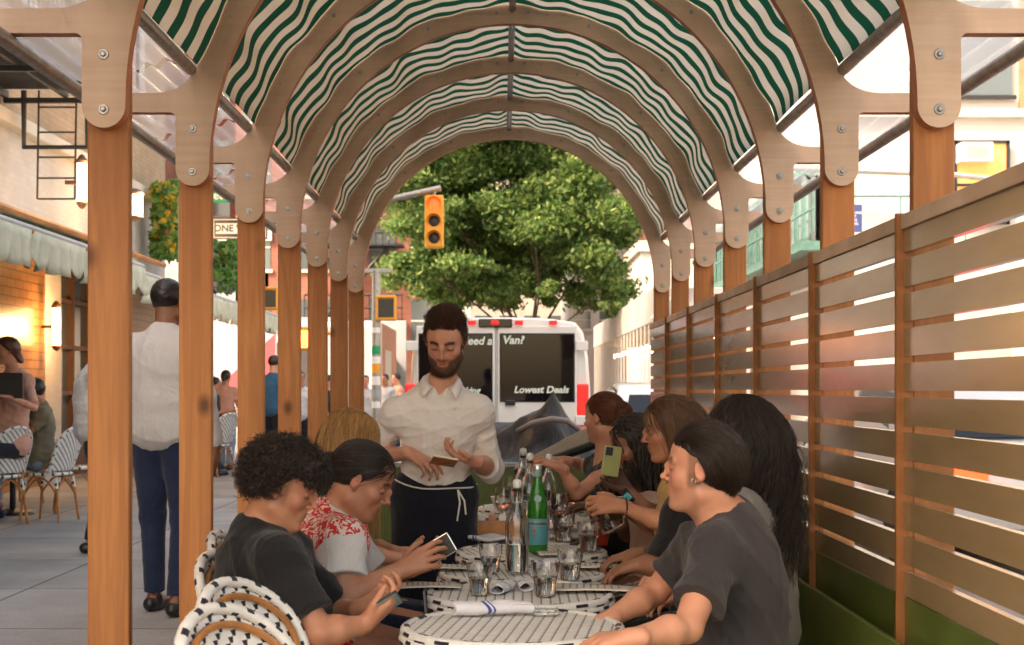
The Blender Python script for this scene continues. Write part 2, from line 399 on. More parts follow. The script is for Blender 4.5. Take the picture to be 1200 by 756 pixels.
skin_mat('skin_light', (.62,.31,.20)); skin_mat('skin_tan', (.48,.225,.13)); skin_mat('skin_olive', (.42,.20,.12))
skin_mat('skin_brown', (.27,.125,.07)); skin_mat('skin_deep', (.15,.066,.038))
hair_mat('hair_black', (.006,.004,.004), (.06,.038,.028)); hair_mat('hair_dark', (.014,.007,.005), (.12,.055,.032))
hair_mat('hair_brown', (.06,.028,.014), (.24,.12,.06)); hair_mat('hair_auburn', (.06,.018,.010), (.26,.085,.04)); hair_mat('hair_blond', (.26,.12,.035), (.72,.42,.16))
newmat('eye_white', (.7,.66,.62), .15); newmat('iris', (.03,.015,.008), .08); newmat('metal_shiny', (.7,.68,.62), .2, 1)

# ---------------- head, hands, hair ----------------
def frame(fwd, up=(0,0,1)):
    f = nrm(fwd); x = nrm(np.cross(f, V(up))); u = np.cross(x, f); return np.stack([x, f, u], 1)   # columns: right, forward, up
def add_head(s, c, M, sc=1.0, male=True, beard=0, jaw=1.0, nose=1.0):
    T = lambda x, y, z: c+M@(V(x, y, z)*sc)
    k = lambda v: v*sc
    s.ell(T(0,-.014,.036), V(.077,.097,.083)*sc, M, k=k(.02))
    s.ell(T(0,.016,-.030), V(.061,.072,.082)*sc, M, k=k(.03))
    s.ell(T(0,.036,.045), V(.058,.050,.050)*sc, M, k=k(.02))
    s.ell(T(0,.072,-.099), V(.020*jaw,.017,.015)*sc, M, k=k(.028))
    for e in (-1, 1):
        s.cone(T(e*.050*jaw,-.004,-.060), T(e*.020,.058,-.098), k(.019), k(.013), k=k(.026))
        s.ell(T(e*.040,.055,-.022), V(.021,.020,.018)*sc, M, k=k(.026))
        s.cone(T(e*.044,.068,.026), T(e*.014,.084,.021), k(.008 if male else .006), k(.009 if male else .006), k=k(.014))
        s.ell(T(e*.032,.092,.004), V(.019,.017,.013)*sc, M, k=k(.012), op='s')
    s.ell(T(0,.097,.007), V(.009,.010,.010)*sc, M, k=k(.012))
    s.cone(T(0,.083,.014), T(0,.084+.022*nose,-.022), k(.0060), k(.0085), k=k(.012))
    s.ell(T(0,.086+.024*nose,-.025), V(.0092,.0085,.0078)*sc, M, k=k(.006))
    for e in (-1, 1):
        s.ell(T(e*.0125,.093,-.030), V(.0075,.010,.0065)*sc, M, k=k(.005))
        s.ell(T(e*.0315,.0735,.004), V(.0145,.0125,.0115)*sc, M, k=k(.003))      # lidded eye
    s.ell(T(0,.078,-.060), V(.026,.013,.020)*sc, M, k=k(.016))
    s.cone(T(-.018,.082,-.0545), T(0,.0900,-.0520), k(.0035), k(.0050), k=k(.004)); s.cone(T(.018,.082,-.0545), T(0,.0900,-.0520), k(.0035), k(.0050), k=k(.004))
    s.cone(T(-.013,.0825,-.0650), T(.013,.0825,-.0650), k(.0060), k(.0060), k=k(.004))
    s.cone(T(-.020,.0885,-.0592), T(.020,.0885,-.0592), k(.0012), k(.0012), k=k(.003), op='s')
    for e in (-1, 1):
        E = M@np.array(Euler((R(-12), R(-e*8), R(e*-22))).to_matrix())
        s.ell(T(e*.079,-.010,.000), V(.0060,.0165,.0275)*sc, E, k=k(.007))
        s.ell(T(e*.074,-.004,-.024), V(.006,.008,.011)*sc, E, k=k(.006))
        s.ell(T(e*.0875,-.006,.002), V(.0055,.0085,.0165)*sc, E, k=k(.004), op='s')
    return T
def add_hand(s, wr, fwd, palm, side, curl=(35,35,35,35), spread=5, thumb=30, sc=1.0, k=.006):
    """fwd along the fingers, palm = direction the palm faces, side = +1 when the thumb lies on cross(palm, fwd)"""
    f = nrm(fwd); n = V(palm)-f*np.dot(palm, f); n = nrm(n); t = np.cross(n, f)*side
    T = lambda a, b, c: V(wr)+(f*a+t*b+n*c)*sc
    r = lambda v: v*sc
    base = [(.086,.030,0), (.090,.010,-.003), (.085,-.010,-.002), (.076,-.028,.002)]
    s.cone(T(-.02,0,0), T(.02,0,0), r(.023), r(.021), k=.012)
    for b in base:
        s.cone(T(.012, b[1]*.45, 0), T(b[0]-.008, b[1], b[2]), r(.0155), r(.0115), k=r(.014))
    L = [(.040,.024,.020), (.044,.027,.021), (.041,.025,.020), (.032,.019,.018)]
    tips = []
    for i, b in enumerate(base):
        p = T(*b); a = R(spread*(1.5-i)); d0 = f*math.cos(a)+t*math.sin(a); cu = curl[i] if hasattr(curl, '__len__') else curl
        ang = R(cu*.7); rad = [.0098, .0088, .0078, .0064]
        if i == 3: rad = [x*.88 for x in rad]
        for j, l in enumerate(L[i]):
            d = d0*math.cos(ang)+n*math.sin(ang); q = p+d*l*sc
            s.cone(p, q, r(rad[j]), r(rad[j+1]), k=.0035 if j else .005); p = q; ang += R(cu*(1.0 if j == 0 else .7))
        tips.append(p)
    p = T(.018,.016,.006); a = R(thumb)
    d = nrm(f*math.cos(a+.35)+t*math.sin(a+.35)+n*.25); q = p+d*.042*sc; s.cone(p, q, r(.0165), r(.0118), k=.010)
    d2 = nrm(f*math.cos(a*.8)+t*math.sin(a*.8)+n*.30); q2 = q+d2*.034*sc; s.cone(q, q2, r(.0112), r(.0098), k=.005)
    d3 = nrm(f*math.cos(a*.4)+t*math.sin(a*.4)+n*.35); q3 = q2+d3*.024*sc; s.cone(q2, q3, r(.0098), r(.0075), k=.004)
    return T, tips
def strands(name, curves, mat, parent, loc, r=.0009, shade=None, n=3, seed=0):
    """curves: (N, K, 3) array; each becomes a thin tapering tube of n sides"""
    c = np.asarray(curves); N, K, _ = c.shape; rs = np.random.RandomState(seed)
    t = np.gradient(c, axis=1); t /= np.maximum(np.linalg.norm(t, axis=2, keepdims=True), 1e-9)
    ref = rs.normal(size=(N, 1, 3)); u = np.cross(t, ref); u /= np.maximum(np.linalg.norm(u, axis=2, keepdims=True), 1e-9); v = np.cross(t, u)
    rad = (r*(1-.6*np.linspace(0, 1, K)**2))[None, :, None]*(.7+.6*rs.rand(N, 1, 1))
    vs = np.stack([c+rad*(u*math.cos(2*PI*j/n)+v*math.sin(2*PI*j/n)) for j in range(n)], 2)       # N,K,n,3
    base = (np.arange(N)*K*n)[:, None, None]; kk = (np.arange(K-1)*n)[None, :, None]; j = np.arange(n)[None, None, :]
    a = base+kk+j; b = base+kk+(j+1) % n; fs = np.stack([a, b, b+n, a+n], -1).reshape(-1, 4)
    o = arr_mesh(name, vs.reshape(-1, 3), fs, mat, parent, loc)
    sh = rs.rand(N, 1, 1)*.75+.25*np.linspace(0, 1, K)[None, :, None]
    if shade is not None: sh = shade(c)[:, :, None]*.5+sh*.5
    vcol(o, 'strand', np.repeat(np.broadcast_to(sh, (N, K, 1)), n, axis=1).reshape(-1, 1)*np.ones((1, 3)))
    return o
# ---------------- the setting ----------------
SW = 0.13
tag(MB().box((-400,-200,-.6),(400,900,-.02)).build('street', 'asphalt'), kind='structure')
tag(MB().box((-1.26,-3,-.018),(1.42,12.2,0)).build('deck_floor', 'deck'), kind='structure')
o = MB().box((-6.4,-4,-.5),(-1.30,25.2,SW)).build('sidewalk', 'sidewalk', bevel=.02); tag(o, kind='structure')
tag(MB().box((9,-4,-.5),(12,70,SW)).build('far_sidewalk', 'sidewalk', bevel=.02), kind='structure')
tag(MB().box((-60,41,-.5),(60,47,SW)).build('cross_sidewalk', 'sidewalk', bevel=.02), kind='structure')

# ---------------- arched dining shed ----------------
CX = .059; RI = 1.186; RO = 1.30; ZS = 2.245; S = 1.22; Y1 = 4.3
XL = CX-RI; XR = CX+RI; PW = .13
def ring_outline():
    h = []
    def arc(cx, cz, r, a0, a1, n): return [(cx+r*math.cos(R(a0+(a1-a0)*i/n)), cz+r*math.sin(R(a0+(a1-a0)*i/n))) for i in range(n+1)]
    # right half in local coords (x from centre), from plate bottom outward and up over to the crown
    xi, xo = RI, RI+PW
    pts = arc((xi+xo)/2, ZS, PW/2, -180, 0, 16)                # rounded foot
    zb, zt, xe = 2.463, 2.537, RI+PW+.30
    pts += arc(xo+.02, zb-.02, .02, 180, 90, 4)
    pts += [(xe-.012, zb), (xe, zb+.012), (xe, zt-.012), (xe-.012, zt)]
    ao = math.degrees(math.asin((2.66-ZS)/RO)); px, pz = RO*math.cos(R(ao)), 2.66
    # fillet between arm top and the outer arc (quadratic blend)
    p0, p1, p2 = (px+.17, zt), (px+.028, zt+.004), (px, pz)
    for i in range(9):
        t = i/8; pts.append(((1-t)**2*p0[0]+2*t*(1-t)*p1[0]+t*t*p2[0], (1-t)**2*p0[1]+2*t*(1-t)*p1[1]+t*t*p2[1]))
    pts += arc(0, ZS, RO, ao, 90, 22)[1:]
    left = [(-x, z) for x, z in pts[:-1]][::-1]
    inner = arc(0, ZS, RI, 180, 0, 64)[1:-1]
    return [(x+CX, z) for x, z in pts+left]+[(x+CX, z) for x, z in inner]
shed = thing('dining_shed', 'arched timber dining shed with green and white striped canvas roof over the tables', 'shed', (0, Y1, 0))
def rel(mb):  # geometry is written in world coordinates, the root sits at Y1
    mb.v = [(x, y-Y1, z) for x, y, z in mb.v]; return mb
out = ring_outline()
NR = 8
ring_me = None
for k in range(-2, 7):
    Y = Y1+k*S
    if ring_me is None:
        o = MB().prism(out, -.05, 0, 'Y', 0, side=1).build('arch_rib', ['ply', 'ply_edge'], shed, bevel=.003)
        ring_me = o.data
    else:
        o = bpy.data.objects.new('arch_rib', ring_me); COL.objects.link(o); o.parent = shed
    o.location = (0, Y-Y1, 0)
    bm_ = MB()
    for sx in (-1, 1):
        for z in (2.235, 2.40):
            c = (CX+sx*(RI+PW/2), -.05, z)
            bm_.lathe([(0, .011), (.006,.011), (.009, .008), (.009, 0), (.0001,0)], n=8, M=Matrix.Translation(c) @ Matrix.Rotation(R(90), 4, 'X'))
            bm_.lathe([(.001, .004), (.015, .004), (.017, 0), (.0001,0)], n=16, M=Matrix.Translation(c) @ Matrix.Rotation(R(90), 4, 'X'))
    for a in (86, 94, 70, 112, 48, 133):
        c = (CX+1.247*math.cos(R(a)), -.05, ZS+1.247*math.sin(R(a)))
        bm_.lathe([(0,.005),(.009,.004),(.010,0),(.0001,0)], n=10, M=Matrix.Translation(c) @ Matrix.Rotation(R(90), 4, 'X'))
    for a in (81, 83.5, 98, 100.5, 28, 152):
        c = (CX+1.25*math.cos(R(a)), -.05, ZS+1.25*math.sin(R(a)))
        bm_.lathe([(0,.0015),(.0045,.001),(.005,0),(.0001,0)], n=8, M=Matrix.Translation(c) @ Matrix.Rotation(R(90), 4, 'X'))
    b_ = bm_.build('bolt_set', 'bolt_steel', o, smooth=True); b_['kind'] = 'stuff'
    for sx in (-1, 1):
        xa = CX+sx*(RI+PW) if sx < 0 else XR; xb = xa+PW
        if sx < 0: xa, xb = XL-PW, XL
        MB().box((xa+.001, 0.001, 0), (xb-.002, .046, 2.52)).build('post', 'post_wood', shed, bevel=.006, loc=(0, Y-Y1, 0))
# canvas bays
for k in range(-2, 6):
    Ya = Y1+k*S+.004; Yb = Y1+(k+1)*S-.055; NU, NV = 150, 26
    mb = MB(); uvs = {}
    rnd = random.Random(k+50); ph = [rnd.uniform(0, 6.28) for _ in range(8)]
    def fn(u, v):
        a = 18+144*u; y = Ya+(Yb-Ya)*v; ar = R(a)
        d = abs(a-90)
        edge = math.sin(PI*v)
        tubepull = math.exp(-(d/2.2)**2)
        sag = -.018*(1-tubepull)*(1-math.exp(-(min(a-18, 162-a)/4)**2))
        w1 = .011*math.sin(ar*17+ph[0]+.9*math.sin(v*3+ph[1]))+.007*math.sin(ar*29+ph[2]+v*2.5)+.004*math.sin(ar*47+ph[3]-3*v)
        r = RO-.006+sag*(.45+.55*edge)+w1*(.55+.45*edge)*(1-.8*tubepull)
        return (CX+r*math.cos(ar), y, ZS+r*math.sin(ar))
    mb.grid(fn, NU, NV); rel(mb)
    o = mb.build('canvas_roof', 'canvas', shed, smooth='all')
    uvl = o.data.uv_layers.new(name='UVMap')
    co = np.empty(len(o.data.vertices)*3); o.data.vertices.foreach_get('co', co)
    idx = np.empty(len(o.data.loops), int); o.data.loops.foreach_get('vertex_index', idx)
    u = (idx//(NV+1))/NU; v = (idx % (NV+1))/NV
    a = np.radians(18+144*u)
    s = v*5.8+.10+.14*np.sin(a*13+ph[4]+v)*np.sin(PI*v)**.5+.10*np.sin(a*24+ph[5]-v*2)+.3*np.exp(-((np.degrees(a)-90)/7)**2)*(v-.1)*.6
    uvl.data.foreach_set('uv', np.stack([s, u], 1).ravel())
# steel tubes between the ribs
for k in range(-2, 6):
    Ya = Y1+k*S; Yb = Ya+S-.05
    for a, rr in ((90, 1.268), (17.0, 1.315), (163.0, 1.315)):
        x, z = CX+rr*math.cos(R(a)), ZS+rr*math.sin(R(a)); mb = MB()
        mb.tube([(x, Ya, z), (x, Yb, z)], .019 if a == 90 else .024, 12)
        rel(mb).build('roof_tube', 'galvanised', shed, smooth=True)
for sx in (-1, 1):
    x = CX+sx*(RI+PW+.22)
    rel(MB().tube([(x, 1.5, 2.437), (x, Y1+6*S+.1, 2.437)], .024, 12)).build('eave_tube', 'galvanised', shed, smooth=True)
    for k in range(-2, 6):
        Ya = Y1+k*S+.003; Yb = Ya+S-.056; mb = MB()
        def fs(u, v):
            x = 1.275+.47*u; z = 2.685-.125*u+.011*math.sin(u*2*PI*7)
            return (CX+sx*x, Ya+(Yb-Ya)*v, z)
        mb.grid(fs, 84, 2); rel(mb); mb.build('clear_roof_sheet', 'clear_sheet', shed, smooth='all')
# fence panels on the street side
XF = XR
def fence(Ya, Yb, i):
    L = Yb-Ya; x0, x1 = XF-.028, XF-.004
    ordn = ['closest to the camera end', 'second', 'third', 'fourth', 'fifth', 'sixth', 'seventh', 'at the far end of the shed']
    t = thing('fence_panel', FL[i], 'fence panel', (XF, Ya, 0), group='slatted fence panels along the street side')
    def L_(mb): mb.v = [(x-XF, y-Ya, z) for x, y, z in mb.v]; return mb
    mb = MB(); gaps = [1.80-.1045*j for j in range(10)]; gh = .0105
    z0, z1 = .775, 1.878; ym, yn = Ya+.045+.055, Yb-.004
    mb.box((x0, Ya+.045, z0), (x1, ym, z1))
    zs = [z1]+[q for g_ in gaps for q in (g_+gh, g_-gh)]+[z0]
    for j in range(0, len(zs), 2): mb.box((x0, ym, zs[j+1]), (x1, yn, zs[j]))
    L_(mb).build('slat_panel', 'panel_paint', t)
    L_(MB().box((x0-.010, Ya+.022, 1.879), (x1+.03, Yb-.001, 1.925))).build('top_rail', 'ply_frame', t, bevel=.003)
    L_(MB().box((x0-.010, Ya+.024, .77), (x1+.004, Ya+.044, 1.878))).build('frame_edge', 'ply_frame', t, bevel=.002)
    L_(MB().box((x0-.022, Ya, .0), (x1+.004, Ya+.021, 1.93))).build('upright', 'trim_wood', t, bevel=.002)
    L_(MB().box((x0+.002, Ya+.022, .0), (x1, Yb-.002, .769))).build('kick_board', 'green_paint', t, bevel=.003)
FL = ['slatted fence panel cut by the right edge of the photo, largest of the row',
      'large slatted fence panel one bay along, behind the man in the charcoal shirt',
      'slatted fence panel beside the long curly black hair, third of the row',
      'slatted fence panel between the curly hair and the brown hair, fourth of the row',
      'narrow looking slatted fence panel above the woman with brown hair, fifth of the row',
      'slatted fence panel sixth along the row, two bays before the far end',
      'last slatted fence panel at the street end of the shed, by the final arch']
k0 = 0
for i, k in enumerate(range(-1, 6)):
    fence(Y1+k*S-.135 if False else Y1+k*S, Y1+(k+1)*S, i)
# end barrier and bench
t = thing('end_barrier', 'low green board barrier with pale cap closing the end of the shed', 'barrier', (CX, 11.72, 0))
MB().box((-1.16,-.02,0),(1.16,.03,.745)).build('board', 'green_paint', t)
MB().box((-1.17,-.04,.747),(1.17,.05,.785)).build('cap', 'galvanised', t, bevel=.004)
t = thing('bench', 'long glossy green bench running along the slatted fence', 'bench', (1.0, 3.0, 0))
MB().box((-.40,-.6,.40),(.13,8.5,.445)).build('seat', 'green_paint', t, bevel=.006)
MB().box((-.36,-.6,.0),(-.33,8.5,.398)).build('front_board', 'green_paint', t)
MB().prism([(.075,.447),(.10,.447),(.165,.66),(.14,.665)], -.6, 8.5, 'Y').build('backrest', 'green_paint', t, bevel=.004)
# ---------------- street materials ----------------
def brick(name, c1, c2, mortar, sc=1.0, rough=.85, bw=.22, rh=.075, swap=True, mort=.006):
    m, nt, b = newmat(name, c1, rough); tc = nt.nodes.new('ShaderNodeTexCoord'); sp = nt.nodes.new('ShaderNodeSeparateXYZ'); cb = nt.nodes.new('ShaderNodeCombineXYZ')
    ad = nt.nodes.new('ShaderNodeMath'); ad.operation = 'ADD'; nt.links.new(tc.outputs['Object'], sp.inputs[0])
    nt.links.new(sp.outputs[0], ad.inputs[0]); nt.links.new(sp.outputs[1], ad.inputs[1]); nt.links.new(ad.outputs[0], cb.inputs[0]); nt.links.new(sp.outputs[2], cb.inputs[1])
    br = nt.nodes.new('ShaderNodeTexBrick'); br.inputs['Scale'].default_value = 1/sc; br.inputs['Brick Width'].default_value = bw; br.inputs['Row Height'].default_value = rh; br.inputs['Mortar Size'].default_value = mort
    br.inputs['Color1'].default_value = (*c1, 1); br.inputs['Color2'].default_value = (*c2, 1); br.inputs['Mortar'].default_value = (*mortar, 1)
    nt.links.new(cb.outputs[0], br.inputs[0]); n = _noise(nt, tc.outputs['Object'], .8, 5)
    c = _mix(nt, 1.0, br.outputs[0], _ramp(nt, n, [(.3, (.78,.78,.78)), (.7, (1.1,1.1,1.1))]), 'MULTIPLY')
    nt.links.new(c, b.inputs['Base Color']); _bump(nt, br.outputs['Fac'], -.4, .01, b)
brick('brick_tan', (.46,.33,.21), (.40,.28,.18), (.30,.25,.2)); brick('brick_red', (.36,.12,.075), (.28,.09,.06), (.25,.16,.13)); brick('brick_orange', (.50,.24,.12), (.42,.2,.1), (.35,.25,.2))
brick('tile_ochre', (.36,.17,.05), (.30,.13,.04), (.07,.04,.02), 1, .3, .30, .11, mort=.007)
brick('brick_white', (.55,.52,.50), (.50,.47,.46), (.5,.46,.45), 1, .7)
brick('cladding_white', (.42,.41,.40), (.38,.37,.36), (.5,.5,.5), 1, .6, .9, 8, mort=.012)
varied('render_white', (.52,.51,.49), .8, .08, .7); varied('stone_pale', (.62,.55,.47), .8, .15, 1.5); varied('concrete', (.4,.38,.36), .85, .2, 2)
varied('awning_cloth', (.62,.66,.55), .9, .1, 3); varied('awning_valance', (.58,.57,.43), .9, .2, 5, .3, 30)
varied('iron_black', (.02,.02,.022), .5, .3, 20); varied('iron_teal', (.10,.23,.21), .5, .3, 6)
varied('wood_dark', (.14,.06,.025), .45, .4, 6, stretch=(1,1,.2)); varied('steel_grey', (.35,.36,.37), .5, .15, 5, metal=.4)
varied('bark', (.09,.06,.045), .9, .4, 12, .6, 30)
def glass_dark(name, col=(.03,.035,.04), rough=.05, sp=1.0): newmat(name, col, rough, 0, Specular_IOR_Level=sp)
glass_dark('window_glass', (.10,.12,.13), .08); glass_dark('van_glass', (.006,.006,.008), .03, .35)
newmat('paint_yellow', (.78,.34,.02), .4); newmat('paint_white', (.75,.75,.74), .22, Coat_Weight=.5); newmat('paint_black', (.015,.015,.016), .35); newmat('paint_red', (.5,.03,.03), .45)
newmat('sign_green', (.0,.30,.12), .4); newmat('sign_blue', (.04,.06,.22), .4); newmat('sign_white', (.8,.8,.78), .4); newmat('rubber', (.02,.02,.02), .8)
newmat('mural_black', (.045,.04,.045), .6); newmat('mural_red', (.60,.07,.08), .6); newmat('mural_grey', (.34,.35,.39), .6)
def emit(name, col, st):
    m, nt, b = newmat(name, col, .4); b.inputs['Emission Color'].default_value = (*col, 1); b.inputs['Emission Strength'].default_value = st
emit('lamp_warm', (1,.55,.20), 5); emit('lamp_red', (1,.03,.006), 1.6); emit('lamp_amber', (1,.22,.02), 3); emit('lit_room', (1,.42,.12), .13); emit('tail_red', (.7,.02,.015), .12)
def leafmat(name, c0, c1, c2):
    m, nt, b = newmat(name, c1, .55); gi = nt.nodes.new('ShaderNodeNewGeometry')
    c = _ramp(nt, gi.outputs['Random Per Island'], [(0, c0), (.5, c1), (1, c2)])
    nt.links.new(c, b.inputs['Base Color']); tr = nt.nodes.new('ShaderNodeBsdfTranslucent'); nt.links.new(c, tr.inputs[0])
    mx = nt.nodes.new('ShaderNodeMixShader'); mx.inputs[0].default_value = .55; nt.links.new(b.outputs[0], mx.inputs[1]); nt.links.new(tr.outputs[0], mx.inputs[2]); nt.links.new(mx.outputs[0], nt.nodes['Material Output'].inputs[0])
leafmat('leaf', (.07,.15,.04), (.13,.235,.06), (.31,.38,.11)); leafmat('leaf_bright', (.07,.20,.05), (.16,.34,.09), (.4,.5,.14)); leafmat('flower_yellow', (.75,.42,.02), (.8,.5,.03), (.85,.6,.1)); leafmat('flower_lilac', (.4,.3,.5), (.5,.4,.6), (.6,.5,.65))

def leaf_cloud(name, blobs, n, size, mat, parent, seed=0, elong=1.7, shell=.55):
    rs = np.random.RandomState(seed); ws = np.array([b[1][0]*b[1][1]*b[1][2] for b in blobs])**.7; ix = rs.choice(len(blobs), n, p=ws/ws.sum())
    C = np.array([b[0] for b in blobs])[ix]; Rr = np.array([b[1] for b in blobs])[ix]
    d = rs.normal(size=(n, 3)); d /= np.linalg.norm(d, axis=1)[:, None]; r = (shell+(1-shell)*rs.rand(n))[:, None]*(1+.25*(rs.rand(n, 1)-.5))
    p = C+(d*Rr*r if shell > .3 else rs.normal(size=(n, 3))*Rr*.58)
    a = rs.normal(size=(n, 3)); a[:, 2] -= .4; a /= np.linalg.norm(a, axis=1)[:, None]; b = np.cross(a, rs.normal(size=(n, 3))); b /= np.linalg.norm(b, axis=1)[:, None]
    s = size*(.6+.8*rs.rand(n, 1)); w_ = b*s*.5; l = a*s*elong*.5
    vs = np.stack([p-l, p+w_*.9-l*.1, p+l, p-w_*.9-l*.1], 1).reshape(-1, 3)
    return arr_mesh(name, vs, np.arange(n*4).reshape(-1, 4), mat, parent, smooth=False)

# ---------------- left: café building, awnings, upper brick storeys ----------------
XB = -6.0
t = thing('cafe_building', 'tan brick corner building with tiled café front, cornice and fire escape over the pavement', 'building', (XB, 12, 0))
def BX(lo, hi, nm, mat, par=None, bev=0, orig=(XB, 12, 0), **k):
    return MB().box([a-b for a, b in zip(lo, orig)], [a-b for a, b in zip(hi, orig)]).build(nm, mat, par or t, bevel=bev, **k)
BX((XB-8, -3, 3.32), (XB, 25.3, 4.55), 'white_wall_band', 'brick_white')
BX((XB-8, -3, 4.72), (XB, 25.3, 16), 'upper_wall', 'brick_tan')
BX((XB-8, -3, 4.551), (XB+.16, 25.38, 4.719), 'cornice', 'stone_pale', bev=.02)
BX((XB-8, -3, 0), (XB-.25, 25.3, 3.318), 'shop_wall', 'wood_dark')
for y0, y1, mt in ((6, 12.2, 'tile_ochre'), (15.6, 18.7, 'tile_ochre'), (18.72, 19.4, 'brick_white'), (22.1, 22.6, 'brick_white'), (22.62, 25.2, 'tile_ochre')):
    BX((XB-.249, y0, 0), (XB-.02, y1, 3.3), 'pier', mt)
for y0, y1 in ((12.25, 15.55), (19.45, 22.05)):
    f = BX((XB-.245, y0, .75), (XB-.20, y1, 3.2), 'shop_window', 'window_glass')
    n = 3; w_ = (y1-y0)/n; mb = MB()
    for i in range(n+1): mb.box((-.2, y0+i*w_-.03-12, .7), (-.12, y0+i*w_+.03-12, 3.25))
    for z in (.7, 1.3, 1.95, 2.6, 3.2): mb.box((-.19, y0-12, z), (-.13, y1-12, z+.06))
    mb.build('glazing_bars', 'wood_dark', f)
for i, (y, z) in enumerate(((20.2, 6.3), (22.9, 6.0), (14, 6.3), (17, 6.3), (10.8, 6.3))):
    wd = BX((XB-.06, y, z), (XB+.005, y+.95, z+1.7), 'window', 'window_glass')
    BX((XB-.01, y-.1, z-.16), (XB+.12, y+1.05, z-.01), 'sill', 'stone_pale', wd)
    BX((XB+.006, y+.45, z), (XB+.03, y+.5, z+1.7), 'frame', 'iron_black', wd)
# fire escape
t2 = thing('fire_escape', 'black slatted fire escape balcony with hanging drop ladder on the brick front', 'fire escape', (XB, 17, 4.97))
mb = MB()
for i in range(40): mb.box((.05, -3.4+i*.085, 0), (1.46, -3.4+i*.085+.035, .04))
mb.build('slat_floor', 'iron_black', t2)
mb = MB()
for x in (.03, .75, 1.46): mb.box((x, -3.5, -.09), (x+.05, .05, -.001))
for y in (-3.5, -1.7, .0): mb.box((.03, y, -.15), (1.55, y+.06, -.091))
mb.build('floor_frame', 'iron_black', t2)
mb = MB()
for z in (.45, .9): mb.tube([(1.5,-3.5,z), (1.5,.03,z)], .018, 6)
for i in range(25): mb.tube([(1.5,-3.5+i*.146,.0), (1.5,-3.5+i*.146,.9)], .008, 5)
mb.build('railing', 'iron_black', t2)
mb = MB()
for i in range(14): mb.box((.1, -3.3+i*.2, .3+i*.2), (.8, -3.16+i*.2, .33+i*.2))
mb.build('stair', 'iron_black', t2)
mb = MB(); mb.tube([(.27,.03,.0), (.27,.03,-.68), (1.03,.03,-.68), (1.03,.03,0)], .035, 6)
for y in (.45, .90): mb.tube([(y, .03, 0), (y-.03, .06, -1.3)], .013, 6)
for z in (-.2, -.5, -.8, -1.05, -1.3): mb.tube([(.44, .03, z), (.88, .03, z)], .012, 6)
mb.build('drop_ladder', 'iron_black', t2)
# awnings
def awning(Ya, Yb, x0, zf, zbk, seed, label, valance=True, drop=.30):
    t = thing('awning', label, 'awning', (x0, Ya, zf), group='pale scalloped awnings')
    L = Yb-Ya; D = XB-x0; rs = random.Random(seed)
    mb = MB(); mb.grid(lambda u, v: (D*v, L*u, (zbk-zf)*v-.06*math.sin(PI*v)), 30, 8); mb.build('canopy', 'awning_cloth', t, smooth='all', solid=.01)
    MB().tube([(0,0,0), (0,L,0)], .03, 8).build('front_bar', 'render_white', t)
    for i in range(int(L/1.4)+1): MB().tube([(D*.98, i*1.4+.2, zbk-zf-.06), (.04, i*1.4+.2, -.03)], .016, 6).build('arm', 'trim_wood', t)
    N = int(L/.30)
    def fn(u, v):
        s = (u*N) % 1; e = drop*(.68+.32*math.sqrt(max(0, 1-(2*s-1)**2)))
        return (.03+.035*math.sin(u*N*2*PI*1.3+v*2)*v+.02*math.sin(u*L*5)*v, L*u, -.02-e*v)
    mb = MB(); mb.grid(fn, N*10, 4); mb.build('valance', 'awning_valance', t, smooth='all', solid=.006)
awning(5.0, 14.2, -3.6, 2.62, 3.05, 1, 'pale green awning with a ruffled valance over the café chairs')
awning(14.6, 25.0, -3.75, 2.60, 3.35, 2, 'sloping cream awning at the corner, beyond the first ruffled one')
t = thing('roller_awning', 'cream upper awning stretched above the café awning under the white wall', 'awning', (-4.4, 5, 3.0))
mb = MB(); mb.grid(lambda u, v: (-1.6*v, 13.5*u, .42*v-.0), 10, 4); mb.build('canopy', 'awning_cloth', t, solid=.01)
MB().tube([(0,0,0), (0,13.5,0)], .035, 8).build('front_bar', 'trim_wood', t); MB().tube([(-1.55,0,.48), (-1.55,13.5,.48)], .08, 8).build('roller', 'steel_grey', t)
# lamps on the café wall
def sconce(x, y, Y, h, label, r=.05):
    p = P(x, y, Y); t = thing('wall_lamp', label, 'wall lamp', p, group='glowing wall lamps')
    MB().lathe([(r, -h/2), (r, h/2)], n=14).build('glass_tube', 'lamp_warm', t, smooth=True)
    MB().lathe([(r*1.1, h/2), (r*1.3, h/2+.03), (r*.5, h/2+.09), (.01, h/2+.1)], n=14).build('cap', 'wood_dark', t, smooth=True)
    MB().lathe([(.01, -h/2-.08), (r*.7, -h/2-.06), (r*1.2, -h/2-.02), (r*1.1, -h/2)], n=14).build('base', 'wood_dark', t, smooth=True)
    MB().box((-.18,-.03,-.02), (-r,.03,.02)).build('bracket', 'wood_dark', t)
    ld = bpy.data.lights.new('glow', 'POINT'); lo_ = bpy.data.objects.new('glow', ld); COL.objects.link(lo_); lo_.parent = t; ld.energy = 16; ld.color = (1,.55,.22); ld.shadow_soft_size = .12; lo_.location = (.22,0,0)
sconce(66, 383, 18.55, .48, 'vertical glowing tube lamp on the tiled pier above the seated diners')
sconce(158, 241, 20.5, .30, 'bright round lamp above the awning beside the first timber post', .11)
sconce(96, 214, 15.6, .42, 'tall warm lamp on the white wall above the awning')
